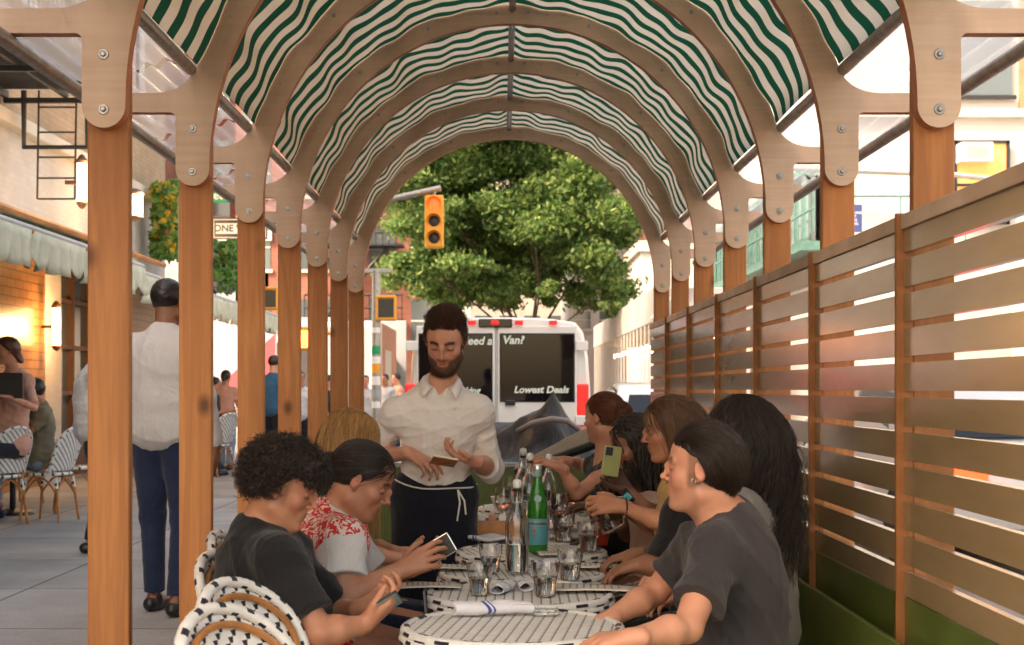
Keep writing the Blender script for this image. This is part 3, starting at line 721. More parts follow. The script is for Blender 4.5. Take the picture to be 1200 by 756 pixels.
# hanging planting at the corner
def planting(x, y, Y, w_, h_, label, seed, fl, fm):
    c = P(x, y, Y); t = thing('hanging_plant', label, 'plant', c); rs = random.Random(seed); bl = []
    for i in range(26): bl.append(((rs.uniform(-1, 1)*w_*.4, rs.uniform(-.3, .3), rs.uniform(-1, 1)*h_*.42), (w_*.2, .2, h_*.13)))
    leaf_cloud('leaves', bl, 2600, .10, 'leaf_bright', t, seed); leaf_cloud('flowers', bl[::2], fl, .11, fm, t, seed+1, 1.0, .8)
    MB().lathe([(w_*.12,-h_*.3), (w_*.22,-h_*.05), (w_*.24,0)], n=12).build('basket', 'wood_dark', t)
for a in ((196, 258, 23.6, .55, 1.35, 'bushy green hanging plant with yellow flowers at the building corner', 3, 420, 'flower_yellow'), (258, 308, 24.4, .55, .95, 'trailing green plant with lilac flowers under the one way sign', 5, 420, 'flower_lilac')): planting(*a)

# ---------------- signs, signals and poles ----------------
def pole(x, Y, h, r, label, z0=SW, cat='pole', nm='street_pole', mat='galvanised'):
    p = P(x, 455, Y); t = thing(nm, label, cat, (p.x, Y, z0))
    MB().lathe([(r*1.8, 0), (r*1.8, .25), (r, .32), (r*.8, h-z0)], n=14).build('shaft', mat, t, smooth=True); return t
tp = pole(441, 26.5, 3.6, .10, 'grey steel pole covered in stickers and paper notices beside the pedestrian signal')
rs = random.Random(4)
for i, (z, c, hh) in enumerate(((1.9,'sign_green',.16),(1.72,'sign_white',.14),(1.55,'paint_yellow',.18),(1.33,'sign_white',.16),(1.1,'mural_grey',.14),(.9,'sign_white',.12),(2.3,'sign_white',.1))):
    MB().grid(lambda u, v: (.098*math.sin(R(-55+110*u)), -.1*math.cos(R(-55+110*u)), z+hh*v), 8, 1).build('sticker', c, tp)
MB().box((-.8, -.05, 3.42), (.3, .05, 3.5)).build('top_arm', 'galvanised', tp, bevel=.01)
# pedestrian signals in yellow housings
def ped_signal(x, y, Y, label, lit=None, s=1.0, arms=True):
    p = P(x, y, Y); t = thing('pedestrian_signal', label, 'traffic signal', p, group='yellow traffic signals')
    MB().box((-.21*s,-.14*s,-.26*s), (.21*s,.14*s,.26*s)).build('housing', 'paint_yellow', t, bevel=.03)
    MB().box((-.17*s,-.21*s,.20*s), (.17*s,-.142*s,.235*s)).build('visor', 'paint_yellow', t, bevel=.01)
    MB().box((-.16*s,-.145*s,-.2*s), (.16*s,-.1405*s,.18*s)).build('lens', lit or 'paint_black', t)
    if arms: MB().tube([(.2*s,0,.1), (.9,0,.1)], .035, 8).build('arm', 'paint_yellow', t)
ped_signal(453, 361, 26.4, 'yellow signal housing mounted on the stickered pole', s=.9, arms=False)
ped_signal(316, 350, 25.5, 'upper yellow signal box seen between the timber posts', arms=False, s=.8)
ped_signal(353, 397, 25.5, 'lower yellow signal glowing amber between the posts, on its bracket', 'lamp_amber', s=.8)
# hanging three-light signal on a mast arm
p = P(509, 260, 27); t = thing('traffic_light', 'yellow three lamp traffic light showing red, hanging before the tree', 'traffic light', p)
MB().box((-.18,-.12,-.5), (.18,.12,.5)).build('housing', 'paint_yellow', t, bevel=.03)
for i, (z, mt) in enumerate(((.32,'lamp_red'),(0,'paint_black'),(-.32,'paint_black'))):
    ln_ = MB().lathe([(0,.01),(.09,.004),(.115,-.01)], n=18, M=Matrix.Translation((0,-.125,z)) @ Matrix.Rotation(R(90), 4, 'X')).build('lens', mt, t, smooth=True)
    MB().grid(lambda u, v: (.135*math.cos(R(200-220*u)), -.12-.2*v*(.4+.6*math.sin(PI*u)), z+.135*math.sin(R(200-220*u))), 14, 2).build('visor', 'paint_yellow', ln_, solid=.01)
mb = MB(); mb.tube([(0,0,.5),(0,0,.62)], .03, 8); mb.tube([(.12,0,.64),(-.55,.05,.5),(-1.6,.1,.25)], .06, 10)
mb.build('mast_arm', 'galvanised', t, smooth=True)
MB().tube([(-1.6,.1,.25), (-1.75,.1,-1.2), (-1.75,.1,-4.3)], .09, 10).build('post', 'galvanised', t, smooth=True)
# street name sign and one way sign
p = P(257, 229, 22.3); t = thing('street_sign', 'green street name sign with white lettering behind the second arch', 'street sign', p)
MB().box((-.62,-.01,-.11),(.32,.01,.11)).build('plate', 'sign_green', t, bevel=.005)
text_mesh('Lafayette', .20, 'sign_white', t, face_cam(-.13,-.014,0), bold=.002, sx=.92); text_mesh('ST', .08, 'sign_white', t, face_cam(.26,-.014,.03))
MB().tube([(-.62,.03,.0),(-.62,.03,-4.1)], .035, 8).build('post', 'galvanised', t)
p = P(281, 268, 22.6); t = thing('one_way_sign', 'black and white one way sign below the green street sign', 'street sign', p)
MB().box((-.44,-.01,-.17),(.44,.01,.17)).build('plate', 'paint_black', t)
mb = MB()
for lo, hi in (((-.42,-.15),(.42,-.135)),((-.42,.135),(.42,.15)),((-.42,-.134),(-.405,.134)),((.405,-.134),(.42,.134))): mb.box((lo[0],-.014,lo[1]),(hi[0],-.0105,hi[1]))
mb.build('border', 'sign_white', t)
MB().prism([(-.38,-.085),(.22,-.085),(.22,-.12),(.38,0),(.22,.12),(.22,.085),(-.38,.085)], -.013, -.0105, 'Y').build('arrow', 'sign_white', t)
text_mesh('ONE WAY', .15, 'paint_black', t, face_cam(-.06,-.016,0), bold=.003)

# ---------------- far side of the crossing ----------------
def simple_building(name, label, x0, x1, y0, y1, z1, wall, ws=None, cols=4, rows=5, wz=(3.2, 2.9), ww=1.1, wh=1.7, side=None, cat='building', parapet='stone_pale', glass='window_glass'):
    t = thing(name, label, cat, ((x0+x1)/2, y0, 0)); o = ((x0+x1)/2, y0, 0)
    BX((x0, y0, 0), (x1, y1, z1), 'wall', wall, t, orig=o); BX((x0-.15, y0-.15, z1+.002), (x1+.15, y1+.15, z1+.4), 'parapet', parapet, t, orig=o)
    if cols:
        st = (x1-x0)/cols
        for r_ in range(rows):
            for c_ in range(cols):
                xc = x0+st*(c_+.5); zc = wz[0]+wz[1]*r_
                if zc+wh > z1: continue
                wd = BX((xc-ww/2, y0-.02, zc), (xc+ww/2, y0+.1, zc+wh), 'window', glass, t, orig=o)
                BX((xc-ww/2-.1, y0-.10, zc-.15), (xc+ww/2+.1, y0-.022, zc-.02), 'sill', parapet, wd, orig=o)
                BX((xc-ww/2, y0-.045, zc+wh/2-.03), (xc+ww/2, y0-.022, zc+wh/2+.03), 'sash', 'render_white', wd, orig=o)
    return t, o
t, o = simple_building('brick_tenement', 'dark red brick building with black fire escapes left of the tree', -10.5, -2.2, 56, 70, 22, 'brick_red', cols=5, rows=6)
t3 = thing('fire_escape', 'black zigzag fire escape on the dark red building left of the tree', 'fire escape', (-5.4, 55.9, 3))
for k in range(5):
    z = 1.0+k*2.9; mb = MB(); mb.box((-2.2,-1.2,z), (1.6,0,z+.08))
    mb.build('landing', 'iron_black', t3); mb = MB()
    for zz in (.5, 1.0): mb.tube([(-2.2,-1.2,z+zz),(1.6,-1.2,z+zz)], .04, 5)
    for i in range(16): mb.tube([(-2.2+i*.25,-1.2,z),(-2.2+i*.25,-1.2,z+1)], .022, 4)
    mb.build('railing', 'iron_black', t3)
    mb = MB()
    for s_ in (0, .5): mb.tube([(-1.6,-.4-s_,z),(1.0,-.4-s_,z+2.9)], .05, 5)
    mb.build('stair', 'iron_black', t3)
simple_building('pale_office_block', 'pale stone block with a grid of windows seen through the tree', -2.0, 9.0, 90, 110, 40, 'stone_pale', cols=7, rows=10, wz=(4, 3.6), ww=1.0, wh=2.0)
simple_building('tall_white_block', 'distant white apartment block with small dark windows right of the tree', 3.5, 13, 74, 84, 16, 'render_white', cols=7, rows=5, ww=.9, wh=.9, wz=(4.5, 2.2))
simple_building('brick_tower', 'narrow orange brick building above the white shed at the end of the street', 6.35, 10.5, 62, 72, 26, 'brick_orange', cols=3, rows=8)
simple_building('white_stair_block', 'plain white rendered block in front of the orange brick building', 5.3, 7.9, 54, 60, 6.6, 'render_white', cols=0)
simple_building('grey_panel_building', 'pale grey panelled building behind the left posts', -19, -9.2, 56, 66, 7.2, 'cladding_white', cols=0)
simple_building('dark_tenement', 'shadowy dark building above the pale grey panelled one', -24, -10.6, 70, 80, 18, 'brick_red', cols=6, rows=5)
simple_building('yellow_loft_building', 'pale yellow building far behind the street name sign', -34, -16, 60, 75, 30, 'stone_pale', cols=9, rows=8)
# mural hoarding
t = thing('mural_wall', 'hoarding painted with black, red and grey angular shapes behind the pedestrians', 'wall', (-7.6, 47, 0))
MB().box((-9,0,0),(2.3,.3,3.75)).build('panel', 'mural_grey', t)
def poly(pts, mt): MB().prism(pts, -.012, -.002, 'Y').build('painted_shape', mt, t)
poly([(-3.2,.0),(-1.0,0),(-1.6,1.6),(-3.2,2.6)], 'mural_black'); poly([(-1.5,1.7),(.1,3.2),(.1,0),(-.9,0)], 'mural_red'); poly([(.15,0),(2.25,0),(2.25,2.6),(1.2,3.2),(.15,2.9)], 'mural_black')
poly([(-6.2,0),(-3.4,0),(-4.4,3.0)], 'mural_red'); poly([(-8.8,.2),(-6.4,.2),(-7.0,3.2),(-8.8,2.2)], 'mural_black')
t = thing('mural_wall', 'second hoarding with a red corner and black arc beside the box truck', 'wall', (-2.9, 46, 0))
MB().box((-2.3,0,0),(-.2,.3,3.6)).build('panel', 'mural_grey', t)
MB().prism([(-2.2,2.1),(-1.1,1.7),(-1.1,3.3),(-2.2,3.3)], -.012, -.002, 'Y').build('painted_shape', 'mural_red', t)
MB().prism([(-2.2,0),(-1.2,0),(-1.2,1.2),(-1.6,1.7),(-2.2,1.4)], -.012, -.002, 'Y').build('painted_shape', 'mural_black', t)
# box truck
t = thing('box_truck', 'white box truck with a salmon pink side panel parked across the street', 'truck', (-3.9, 39.6, 0))
MB().box((-1.35,0,.75),(.55,5.5,3.25)).build('cargo_box', 'paint_white', t, bevel=.04)
varied('salmon', (.62,.26,.18), .5, .1, 2)
MB().box((.551,0.1,.8),(.57,5.3,3.2)).build('side_panel', 'salmon', t)
MB().box((.571,1.0,1.4),(.58,3.2,2.5)).build('side_patch', 'sign_white', t)
MB().box((-1.3,5.55,.5),(.5,7.2,2.4)).build('cab', 'paint_white', t, bevel=.12)
for x in (-1.25, .25):
    for y in (1.0, 6.2): MB().lathe([(.1,0),(.42,.0),(.45,.05),(.45,.22),(.4,.26),(.1,.26)], n=20, M=Matrix.Translation((x,y,.44)) @ Matrix.Rotation(R(90), 4, 'Y')).build('wheel', 'rubber', t, smooth=True)
MB().box((-1.0,-.012,.9),(.2,-.002,3.1)).build('rear_door', 'mural_grey', t)

# ---------------- street tree ----------------
def tree(x, Y, h, blobs, n, leaf, label, trunk_h, seed=1, lean=0, size=.16, r=.16):
    t = thing('street_tree', label, 'tree', (x, Y, SW)); rs = random.Random(seed); mb = MB()
    top = Vector((lean, 0, trunk_h)); mb.tube([(0,0,0), (.03,0,trunk_h*.5), top], [r*1.2, r, r*.85], 10)
    for c, rr in blobs[::26]:
        c = Vector(c); m_ = top.lerp(c, .5)+Vector((rs.uniform(-.3,.3), rs.uniform(-.3,.3), .25))
        mb.tube([top, m_, c], [r*.42, r*.2, r*.06], 6)
        for q in range(3):
            e = c+Vector((rs.uniform(-1,1)*rr[0], rs.uniform(-1,1)*rr[1], rs.uniform(-.3,1)*rr[2])); mb.tube([m_, (m_+e)/2+Vector((0,0,.15)), e], [r*.16, r*.1, r*.03], 5)
    mb.build('trunk', 'bark', t, smooth=True); leaf_cloud('crown', blobs, n, size, leaf, t, seed, 1.9, .15)
    return t
rs = random.Random(11); bl = []
for (x, y, rx, rz) in ((520,205,58,34),(585,200,55,38),(650,215,50,34),(700,235,36,36),(735,262,26,26),(500,255,42,34),(560,270,60,40),(620,262,48,40),(680,285,46,38),(490,300,34,30),(540,320,46,26),(600,325,44,24),(650,300,40,30),(700,320,30,28),(712,352,16,16),(515,340,28,18),(570,345,30,14),(470,320,16,16),(625,170,60,30),(550,160,60,30),(700,190,40,28),(480,215,34,26),(640,345,14,12)):
    for q in range(11):
        p = P(x+rs.uniform(-.9,.9)*rx, y+rs.uniform(-.9,.9)*rz, 41); sc = 41/F; k_ = rs.uniform(.18,.58)
        bl.append(((p.x-.8, rs.uniform(-2.4,2.4), p.z-SW), (rx*sc*k_, rx*sc*.6, rz*sc*k_*.75)))
tree(.8, 41, 8, bl, 200000, 'leaf', 'large leafy street tree filling the arch above the white van', 2.4, 3, size=.085, r=.11)

# ---------------- right side of the street ----------------
# white outdoor shed
t = thing('street_dining_shed', 'long white roadside dining shed with pale roof band and warm lights inside', 'shed', (3.3, 31, 0))
MB().box((0,0,2.85),(2.6,20,3.6)).build('roof_band', 'cladding_white', t, bevel=.02)
mb = MB()
for i in range(22): mb.box((0.0,i*.93,.0),(.03,i*.93+.07,2.84))
for i in range(7): mb.box((i*.4+.02,-.02,.0),(i*.4+.12,.03,2.84))
mb.build('slat_wall', 'render_white', t)
MB().box((2.3,0,0),(2.35,20,2.84)).build('back_wall', 'tile_ochre', t)
mb = MB()
for i in range(24): mb.lathe([(0,-.07),(.06,-.03),(.06,.03),(0,.07)], (.6+(i%2)*.9, .5+i*.8, 2.5), 8)
o = mb.build('string_lights', 'lamp_warm', t); o['kind'] = 'stuff'
mb = MB(); mb.tube([(-.05,-.1,2.9),(1.1,-.1,4.1),(1.1,-.1,1.2)], .05, 6); mb.tube([(1.1,-.1,2.2),(-.05,-.1,.9)], .04, 6); mb.build('brace', 'render_white', t)
# white building with air conditioner
o = (12, 36, 0); t = thing('white_side_building', 'bright white rendered building with an air conditioner window right of the fence', 'building', o)
BX((8.8,36,0),(24,52,14),'wall','render_white',t,orig=o)
BX((8.7,35.8,8.25),(24,36,8.45),'ledge','stone_pale',t,orig=o)
BX((13.1,35.88,8.46),(24,36,14),'brick_panel','brick_orange',t,orig=o)
w1 = BX((11.4,35.9,8.8),(12.9,36.02,11.2),'window','window_glass',t,orig=o); BX((11.3,35.84,8.7),(13.0,35.9,8.8),'sill','iron_black',w1,orig=o)
w2 = BX((11.5,35.9,5.6),(12.75,36.02,7.6),'window','lit_room',t,orig=o); mb = MB()
for lo, hi in (((-.56,5.54),(.81,5.62)),((-.56,7.58),(.81,7.66)),((-.58,5.54),(-.5,7.66)),((.75,5.54),(.83,7.66)),((-.5,6.5),(.75,6.57))): mb.box((lo[0],-.16,lo[1]),(hi[0],-.101,hi[1]))
mb.build('frame', 'iron_black', w2)
a = P(1141, 180, 35.7); t = thing('air_conditioner', 'white boxy air conditioner fixed in the lit window', 'air conditioner', a)
MB().box((-.40,-.3,-.24),(.40,.18,.24)).build('case', 'paint_white', t, bevel=.02)
mb = MB()
for i in range(9): mb.box((-.26,-.31,-.16+i*.037),(.26,-.302,-.142+i*.037))
mb.build('grille', 'steel_grey', t)
# teal iron balconied building on the long side
o = (8.6, 38, 0); t = thing('teal_front_building', 'building with a teal metal bay front and balconies past the white wall', 'building', o)
BX((8.65,52.1,0),(18,76,12),'wall','concrete',t,orig=o)
BX((8.0,38,5.1),(8.75,66,5.35),'deck','iron_teal',t,orig=o); BX((8.0,38,7.1),(8.75,66,7.3),'head_beam','iron_teal',t,orig=o)
mb = MB()
for i in range(29): mb.box((-.55,i*1.0,-2.62+ 0),(-.45,i*1.0+.12,-.92))
mb.v = [(x, y, z+8.0) for x, y, z in mb.v]; mb.build('mullions', 'iron_teal', t)
BX((8.3,38,5.36),(8.4,66,7.08),'glazing','window_glass',t,orig=o)
mb = MB()
for zz in (5.8, 6.3): mb.tube([(-1.0,-3.5,zz),(-1.0,28,zz)], .03, 5)
for i in range(60): mb.tube([(-1.0,-3.5+i*.5,5.2),(-1.0,-3.5+i*.5,6.3)], .015, 4)
mb.build('railing', 'iron_teal', t)
# blue sign on the rail
p = P(1003, 256, 33); t = thing('notice_sign', 'blue notice board with white lines of writing hung by the glass railing', 'sign', p)
MB().box((-.42,-.02,-.32),(.14,.02,.32)).build('plate', 'sign_blue', t)
text_mesh('NO STANDING\nEXCEPT\nTRUCKS\nLOADING', .085, 'sign_white', t, face_cam(-.14,-.024,.0))
t = thing('glass_railing', 'thin glass panel railing in front of the white wall', 'railing', (8.6, 34, 0)); mb = MB()
mb.tube([(-.6,0,6.0),(9,0,6.0)], .03, 6)
for i in range(7): mb.tube([(-.6+i*1.55,0,4.6),(-.6+i*1.55,0,6.0)], .02, 6)
mb.tube([(-.6,0,4.6),(9,0,4.6)], .03, 6)
mb.build('rail', 'iron_teal', t); MB().tube([(-1.5,1.5,6.9),(2.5,1.2,6.7),(9,1,6.0)], .07, 8).build('pipe', 'steel_grey', t)
simple_building('street_block', 'stone and glass shopfront block across the road seen between the slats', 12.2, 30, -2, 34, 4.2, 'stone_pale', cols=0)
t = thing('shopfront_row', 'row of shop windows across the road seen through the fence slots', 'shopfront', (12.1, 4, 0))
for i in range(8):
    wd = MB().box((-.06,i*3.6,.6),(0,i*3.6+2.9,3.0)).build('shop_window', 'window_glass' if i%3 else 'lit_room', t)
    MB().box((-.12,i*3.6+1.4,.6),(-.061,i*3.6+1.5,3.0)).build('mullion', 'steel_grey', wd)
    MB().box((-.18,i*3.6-.35,0),(.0,i*3.6-.1,3.6)).build('pilaster', 'render_white', t)

# ---------------- vehicles ----------------
def wheel(parent, x, y, z, r, w_, side):
    M = Matrix.Translation((x,y,z)) @ Matrix.Rotation(R(90)*side, 4, 'Y')
    wo = MB().lathe([(r*.62,0),(r*.9,.0),(r,.03),(r,w_-.03),(r*.9,w_),(r*.62,w_)], n=26, M=M).build('wheel', 'rubber', parent, smooth=True)
    MB().lathe([(.02,w_*.75),(r*.3,w_*.8),(r*.55,w_*.7),(r*.64,w_*.85)], n=26, M=M).build('rim', 'steel_grey', wo, smooth=True)
# passenger van seen from behind
VYR = 15.8; vs_ = VYR/F
t = thing('parked_van', 'white passenger van parked rear end towards the shed with dark back windows', 'van', (-.02, VYR, 0))
X = lambda x: (x-VX)*vs_+.02; Z = lambda y: CH+(VY-y)*vs_
sec = [(-.93,.45),(-1.01,.62),(-1.02,1.2),(-.985,1.75),(-.93,2.03),(-.84,2.14),(-.5,2.185),(0,2.195)]
full = sec+[(-x, z) for x, z in sec[:-1]][::-1]
mb = MB(); n = len(full); st = []
for (y, sx, sz) in ((0.02,.965,.985),(.10,1,1),(4.2,1,1),(4.7,.97,.97),(5.3,.93,.72),(6.1,.86,.56)): st.append([(x*sx, y, .45+(z-.45)*sz) for x, z in full])
mb.v = [q for r_ in st for q in r_]; mb.f = [(i*n+j, i*n+j+1, (i+1)*n+j+1, (i+1)*n+j) for i in range(5) for j in range(n-1)]+[tuple(range(n)), tuple(range(5*n, 6*n))[::-1]]+[(i*n, (i+1)*n, (i+1)*n+n-1, i*n+n-1) for i in range(5)]; mb.m = [0]*len(mb.f)
van = mb.build('body', 'paint_white', t, smooth=True)
zt, zb = Z(392), Z(470)
for (xa, xb, nm) in ((X(488), X(580), 'left'), (X(583), X(676), 'right')):
    d = MB().box((xa,-.035,.62),(xb,.015,Z(382))).build('rear_door', 'paint_white', t, bevel=.012)
    MB().box((xa+.035,-.046,zb),(xb-.035,-.036,zt)).build('rear_window', 'van_glass', d, bevel=.008)
    MB().box((xa+.025,-.0405,zb-.012),(xb-.025,-.0352,zt+.012)).build('window_seal', 'rubber', d)
for x in (X(478), X(676)):
    for y in (405, 492): MB().box((x-.02,-.075,Z(y)-.06),(x+.12,-.037,Z(y)+.05)).build('hinge', 'paint_white', t, bevel=.01)
MB().box((X(662)+.13,-.03,Z(500)),(X(690),.03,Z(450))).build('tail_light', 'tail_red', t, bevel=.02)
MB().box((X(480)-.05,-.03,Z(500)),(X(480)+.07,.03,Z(450))).build('tail_light', 'tail_red', t, bevel=.02)
MB().box((X(561),-.06,Z(384)),(X(600),-.0,Z(374))).build('high_brake_light', 'van_glass', t, bevel=.01)
for x in (553, 580, 608, 648): MB().box((X(x)-.045,-.075,Z(381)),(X(x)+.045,-.02,Z(376))).build('marker_light', 'tail_red', t, bevel=.008)
MB().box((-1.0,-.16,.42),(1.0,.02,.62)).build('bumper', 'paint_white', t, bevel=.04)
MB().box((.06,-.07,Z(475)),(.17,-.036,Z(470)+.01)).build('door_handle', 'paint_black', t, bevel=.01)
def vtx(s, x, y, size, sx=1.0): text_mesh(s, size, 'decal', t, face_cam(X(x), -.0495, Z(y)), font_shear=.22, bold=.0035, sx=sx, ext=.001)
newmat('decal', (.72,.80,.74), .5)
vtx('Need a', 557, 400, .125, 1.0); vtx('Van?', 601, 399, .125); vtx('Lowest Deals', 634, 457, .105, 1.05); vtx('Booking', 545, 458, .10)
for x in (-1.0, .78):
    for y in (.9, 4.7): wheel(t, x if x < 0 else x, y, .36, .36, .22, 1)
# parked cars
def car(label, x, y, rz, col, s=1.0, lit=True):
    t = thing('parked_car', label, 'car', (x, y, 0), rz, 'cars on the street')
    nm = 'car_'+str(len(MATS)); newmat(nm, col, .25, Coat_Weight=.6)
    prof = [(-2.2,.35),(-2.28,.6),(-2.2,.92),(-1.7,1.0),(-1.05,1.42),(-.2,1.5),(.55,1.44),(1.15,1.02),(2.05,.88),(2.28,.66),(2.25,.35)]
    mb = MB(); rows = []
    for (yy, k, dz) in ((-.88,.96,-.05),(-.80,1,0),(.80,1,0),(.88,.96,-.05)):
        rows.append([(a*k, yy*(.86 if b > 1.1 else 1), b+dz) for a, b in prof])
    n = len(prof); mb.v = [q for r_ in rows for q in r_]; mb.f = [(i*n+j, i*n+(j+1)%n, (i+1)*n+(j+1)%n, (i+1)*n+j) for i in range(3) for j in range(n)]+[tuple(range(n)), tuple(range(3*n, 4*n))[::-1]]; mb.m = [0]*len(mb.f)
    mb.build('body', nm, t, smooth=True, bevel=.04)
    for s_ in (-1, 1): MB().prism([(-1.5,1.03),(-1.0,1.36),(-.25,1.43),(.5,1.37),(.95,1.03)], s_*.80, s_*.775, 'Y').build('side_window', 'van_glass', t)
    MB().prism([(-.68,0),(.68,0),(.6,.5),(-.6,.5)], 0, .012, 'Z', M=Matrix.Translation((-1.72,0,1.03)) @ Matrix.Rotation(R(90), 4, 'Z') @ Matrix.Rotation(R(180-32), 4, 'X') @ Matrix.Rotation(R(180), 4, 'Z') if False else Matrix.Translation((-1.70,0,1.02)) @ Matrix.Rotation(R(-90), 4, 'Z') @ Matrix.Rotation(R(33), 4, 'X')).build('rear_window', 'van_glass', t)
    for s_ in (-1, 1):
        MB().box((-2.30,s_*.62-.14,.70),(-2.2,s_*.62+.14,.86)).build('tail_light', 'lamp_red' if lit else 'tail_red', t, bevel=.02)
        MB().box((2.18,s_*.62-.14,.62),(2.30,s_*.62+.14,.76)).build('headlight', 'sign_white', t, bevel=.02)
    for xx in (-1.35, 1.4):
        for s_ in (-1, 1):
            M = Matrix.Translation((xx, s_*.80, .33)) @ Matrix.Rotation(R(-90*s_), 4, 'X')
            wo = MB().lathe([(.2,-.1),(.3,-.1),(.33,-.07),(.33,.07),(.3,.1),(.2,.1)], n=22, M=M).build('wheel', 'rubber', t, smooth=True)
            MB().lathe([(.01,.07),(.1,.08),(.2,.09)], n=16, M=M).build('rim', 'steel_grey', wo, smooth=True)
car('white car waiting in the road beside the covered motorcycle', 2.55, 23, R(90), (.75,.75,.74), lit=False)
car('silver car in the road seen low between the fence slats', 3.95, 12.4, R(90), (.5,.5,.52))
car('dark blue car further along the road, seen through the slats with lit tail lights', 5.6, 20.5, R(90), (.03,.05,.10))
car('white car at the kerb opposite, seen through the closest slatted panel', 7.6, 9.5, R(90), (.7,.7,.7), lit=False)

# covered motorcycle
m, nt, b = newmat('tarp', (.030,.031,.036), .42, Specular_IOR_Level=.3); _bump(nt, _noise(nt, _tex(nt, 'Object', (1,1,.35)), 5, 4, 1.5), .55, .05, b)
newmat('tarp_band', (.24,.20,.19), .6)
t = thing('covered_motorcycle', 'motorcycle under a shiny black cover peaking behind the low green barrier', 'motorcycle', (.38, 13.3, 0))
s = Sdf(); s.cone((.10,-.10,1.36), (.02,0,.72), .025, .36, k=.05); s.cone((.12,-.05,1.20), (-.30,.2,.80), .03, .26, k=.10); s.cone((.12,-.05,1.25), (.34,.1,.70), .03, .22, k=.08)
s.cone((-.35,.3,.80), (-.15,1.2,.80), .26, .22, k=.12); s.ell((-.08,.3,.40), (.62,1.2,.42), k=.18); s.cone((.10,.25,.7), (.10,1.15,.85), .28, .22, k=.15)
s.disp = folds(.045, 17, .22, (1,1,.35)); s.plane((0,0,.14), (0,0,-1)); vs, fs = s.mesh(.018); arr_mesh('cover', vs, fs, 'tarp', t, relax=2)
mb = MB(); mb.tube([(-.24,-.30,1.0), (-.10,-.33,1.08), (.08,-.34,1.12), (.22,-.30,1.10), (.33,-.18,1.02)], .028, 8); mb.build('reflective_band', 'tarp_band', t, smooth='all')
for y in (-.85, .65): MB().lathe([(.2,0),(.29,0),(.31,.04),(.31,.1),(.29,.14),(.2,.14)], n=22, M=Matrix.Translation((-.07,y,.31)) @ Matrix.Rotation(R(90), 4, 'Y')).build('wheel', 'rubber', t, smooth=True)
# leaning board
a, b_ = P(603, 546, 11.5), P(706, 498, 11.2); t = thing('leaning_board', 'long pale board with a black edge rail leaning over the end barrier', 'board', (a.x, 11.5, a.z))
d = b_-a; MB().prism([(0,-.03),(d.x,d.z-.11),(d.x,d.z+.03),(0,.0)], -.02, .02, 'Y').build('plank', 'stone_pale', t); MB().tube([(0,-.07,-.05),(d.x,-.07,d.z-.15)], .035, 8).build('edge_rail', 'paint_black', t)
# ---------------- woven bistro tables and chairs ----------------
varied('cane_white', (.80,.78,.74), .38, .12, 30, .15, 200); newmat('cane_gap_shade', (.22,.20,.19), .5); newmat('cane_navy', (.015,.018,.03), .4); varied('rattan', (.46,.19,.055), .35, .35, 18, .1, 60)  # the tabletop grey is shade between the white ribs, put into the colour
def wrapped(mb, pts, r, n=10, seg=.011, closed=False, dash=4, ripple=.07, phase=0):
    """cane-wrapped tube: short ribs with dark dashes; material 0 white, 1 navy"""
    P_ = [Vector(p) for p in pts]; L = [0]
    if closed: P_.append(P_[0])
    for a, b in zip(P_, P_[1:]): L.append(L[-1]+(b-a).length)
    N = max(6, int(L[-1]/seg)); out = []; j = 0
    for i in range(N+(0 if closed else 1)):
        s = L[-1]*i/N
        while j < len(L)-2 and L[j+1] < s: j += 1
        t = (s-L[j])/max(1e-9, L[j+1]-L[j]); out.append(P_[j].lerp(P_[j+1], t))
    k0 = len(mb.f); mb.tube(out, [r*(1-ripple*(i % 2)) for i in range(len(out))], n, 0, cap=not closed, closed=closed)
    M_ = len(out) if closed else len(out)-1
    for i in range(M_):
        for k in range(n):
            if (i % dash) < dash/2-.4 and ((k+(i//dash)*3) % 6 < 2): mb.m[k0+i*n+k] = 1
def woven(mb, fn, nu, nv, amp=.0022, pat=0, inside=lambda u, v: True):
    """basket weave sheet: fn(u, v) -> (point, normal); every cell is one strand crossing"""
    S_ = 2
    pts = {}
    def vid(i, j):
        if (i, j) not in pts:
            u, v = i/(nu*S_), j/(nv*S_); p, n = fn(u, v); s = math.sin(PI*i/S_)*1.0
            h = amp*math.cos(PI*i/S_)*math.cos(PI*j/S_); p = Vector(p)+Vector(n)*h; pts[(i, j)] = len(mb.v); mb.v.append(tuple(p))
        return pts[(i, j)]
    for a in range(nu):
        for b in range(nv):
            if not inside((a+.5)/nu, (b+.5)/nv): continue
            if pat == 0: navy = (a+b) % 2 == 0 and (a-b) % 4 == 0
            elif pat == 1: navy = (a % 3 == 2) and ((b+a//3) % 2 == 0)  # on tabletops the dark cells paint the shaded gaps between ribs
            else: navy = (a % 4 == 0 and b % 2 == 0)
            for i in range(S_):
                for j in range(S_):
                    I, J = a*S_+i, b*S_+j; mb.f.append((vid(I,J), vid(I+1,J), vid(I+1,J+1), vid(I,J+1))); mb.m.append(1 if navy else 0)
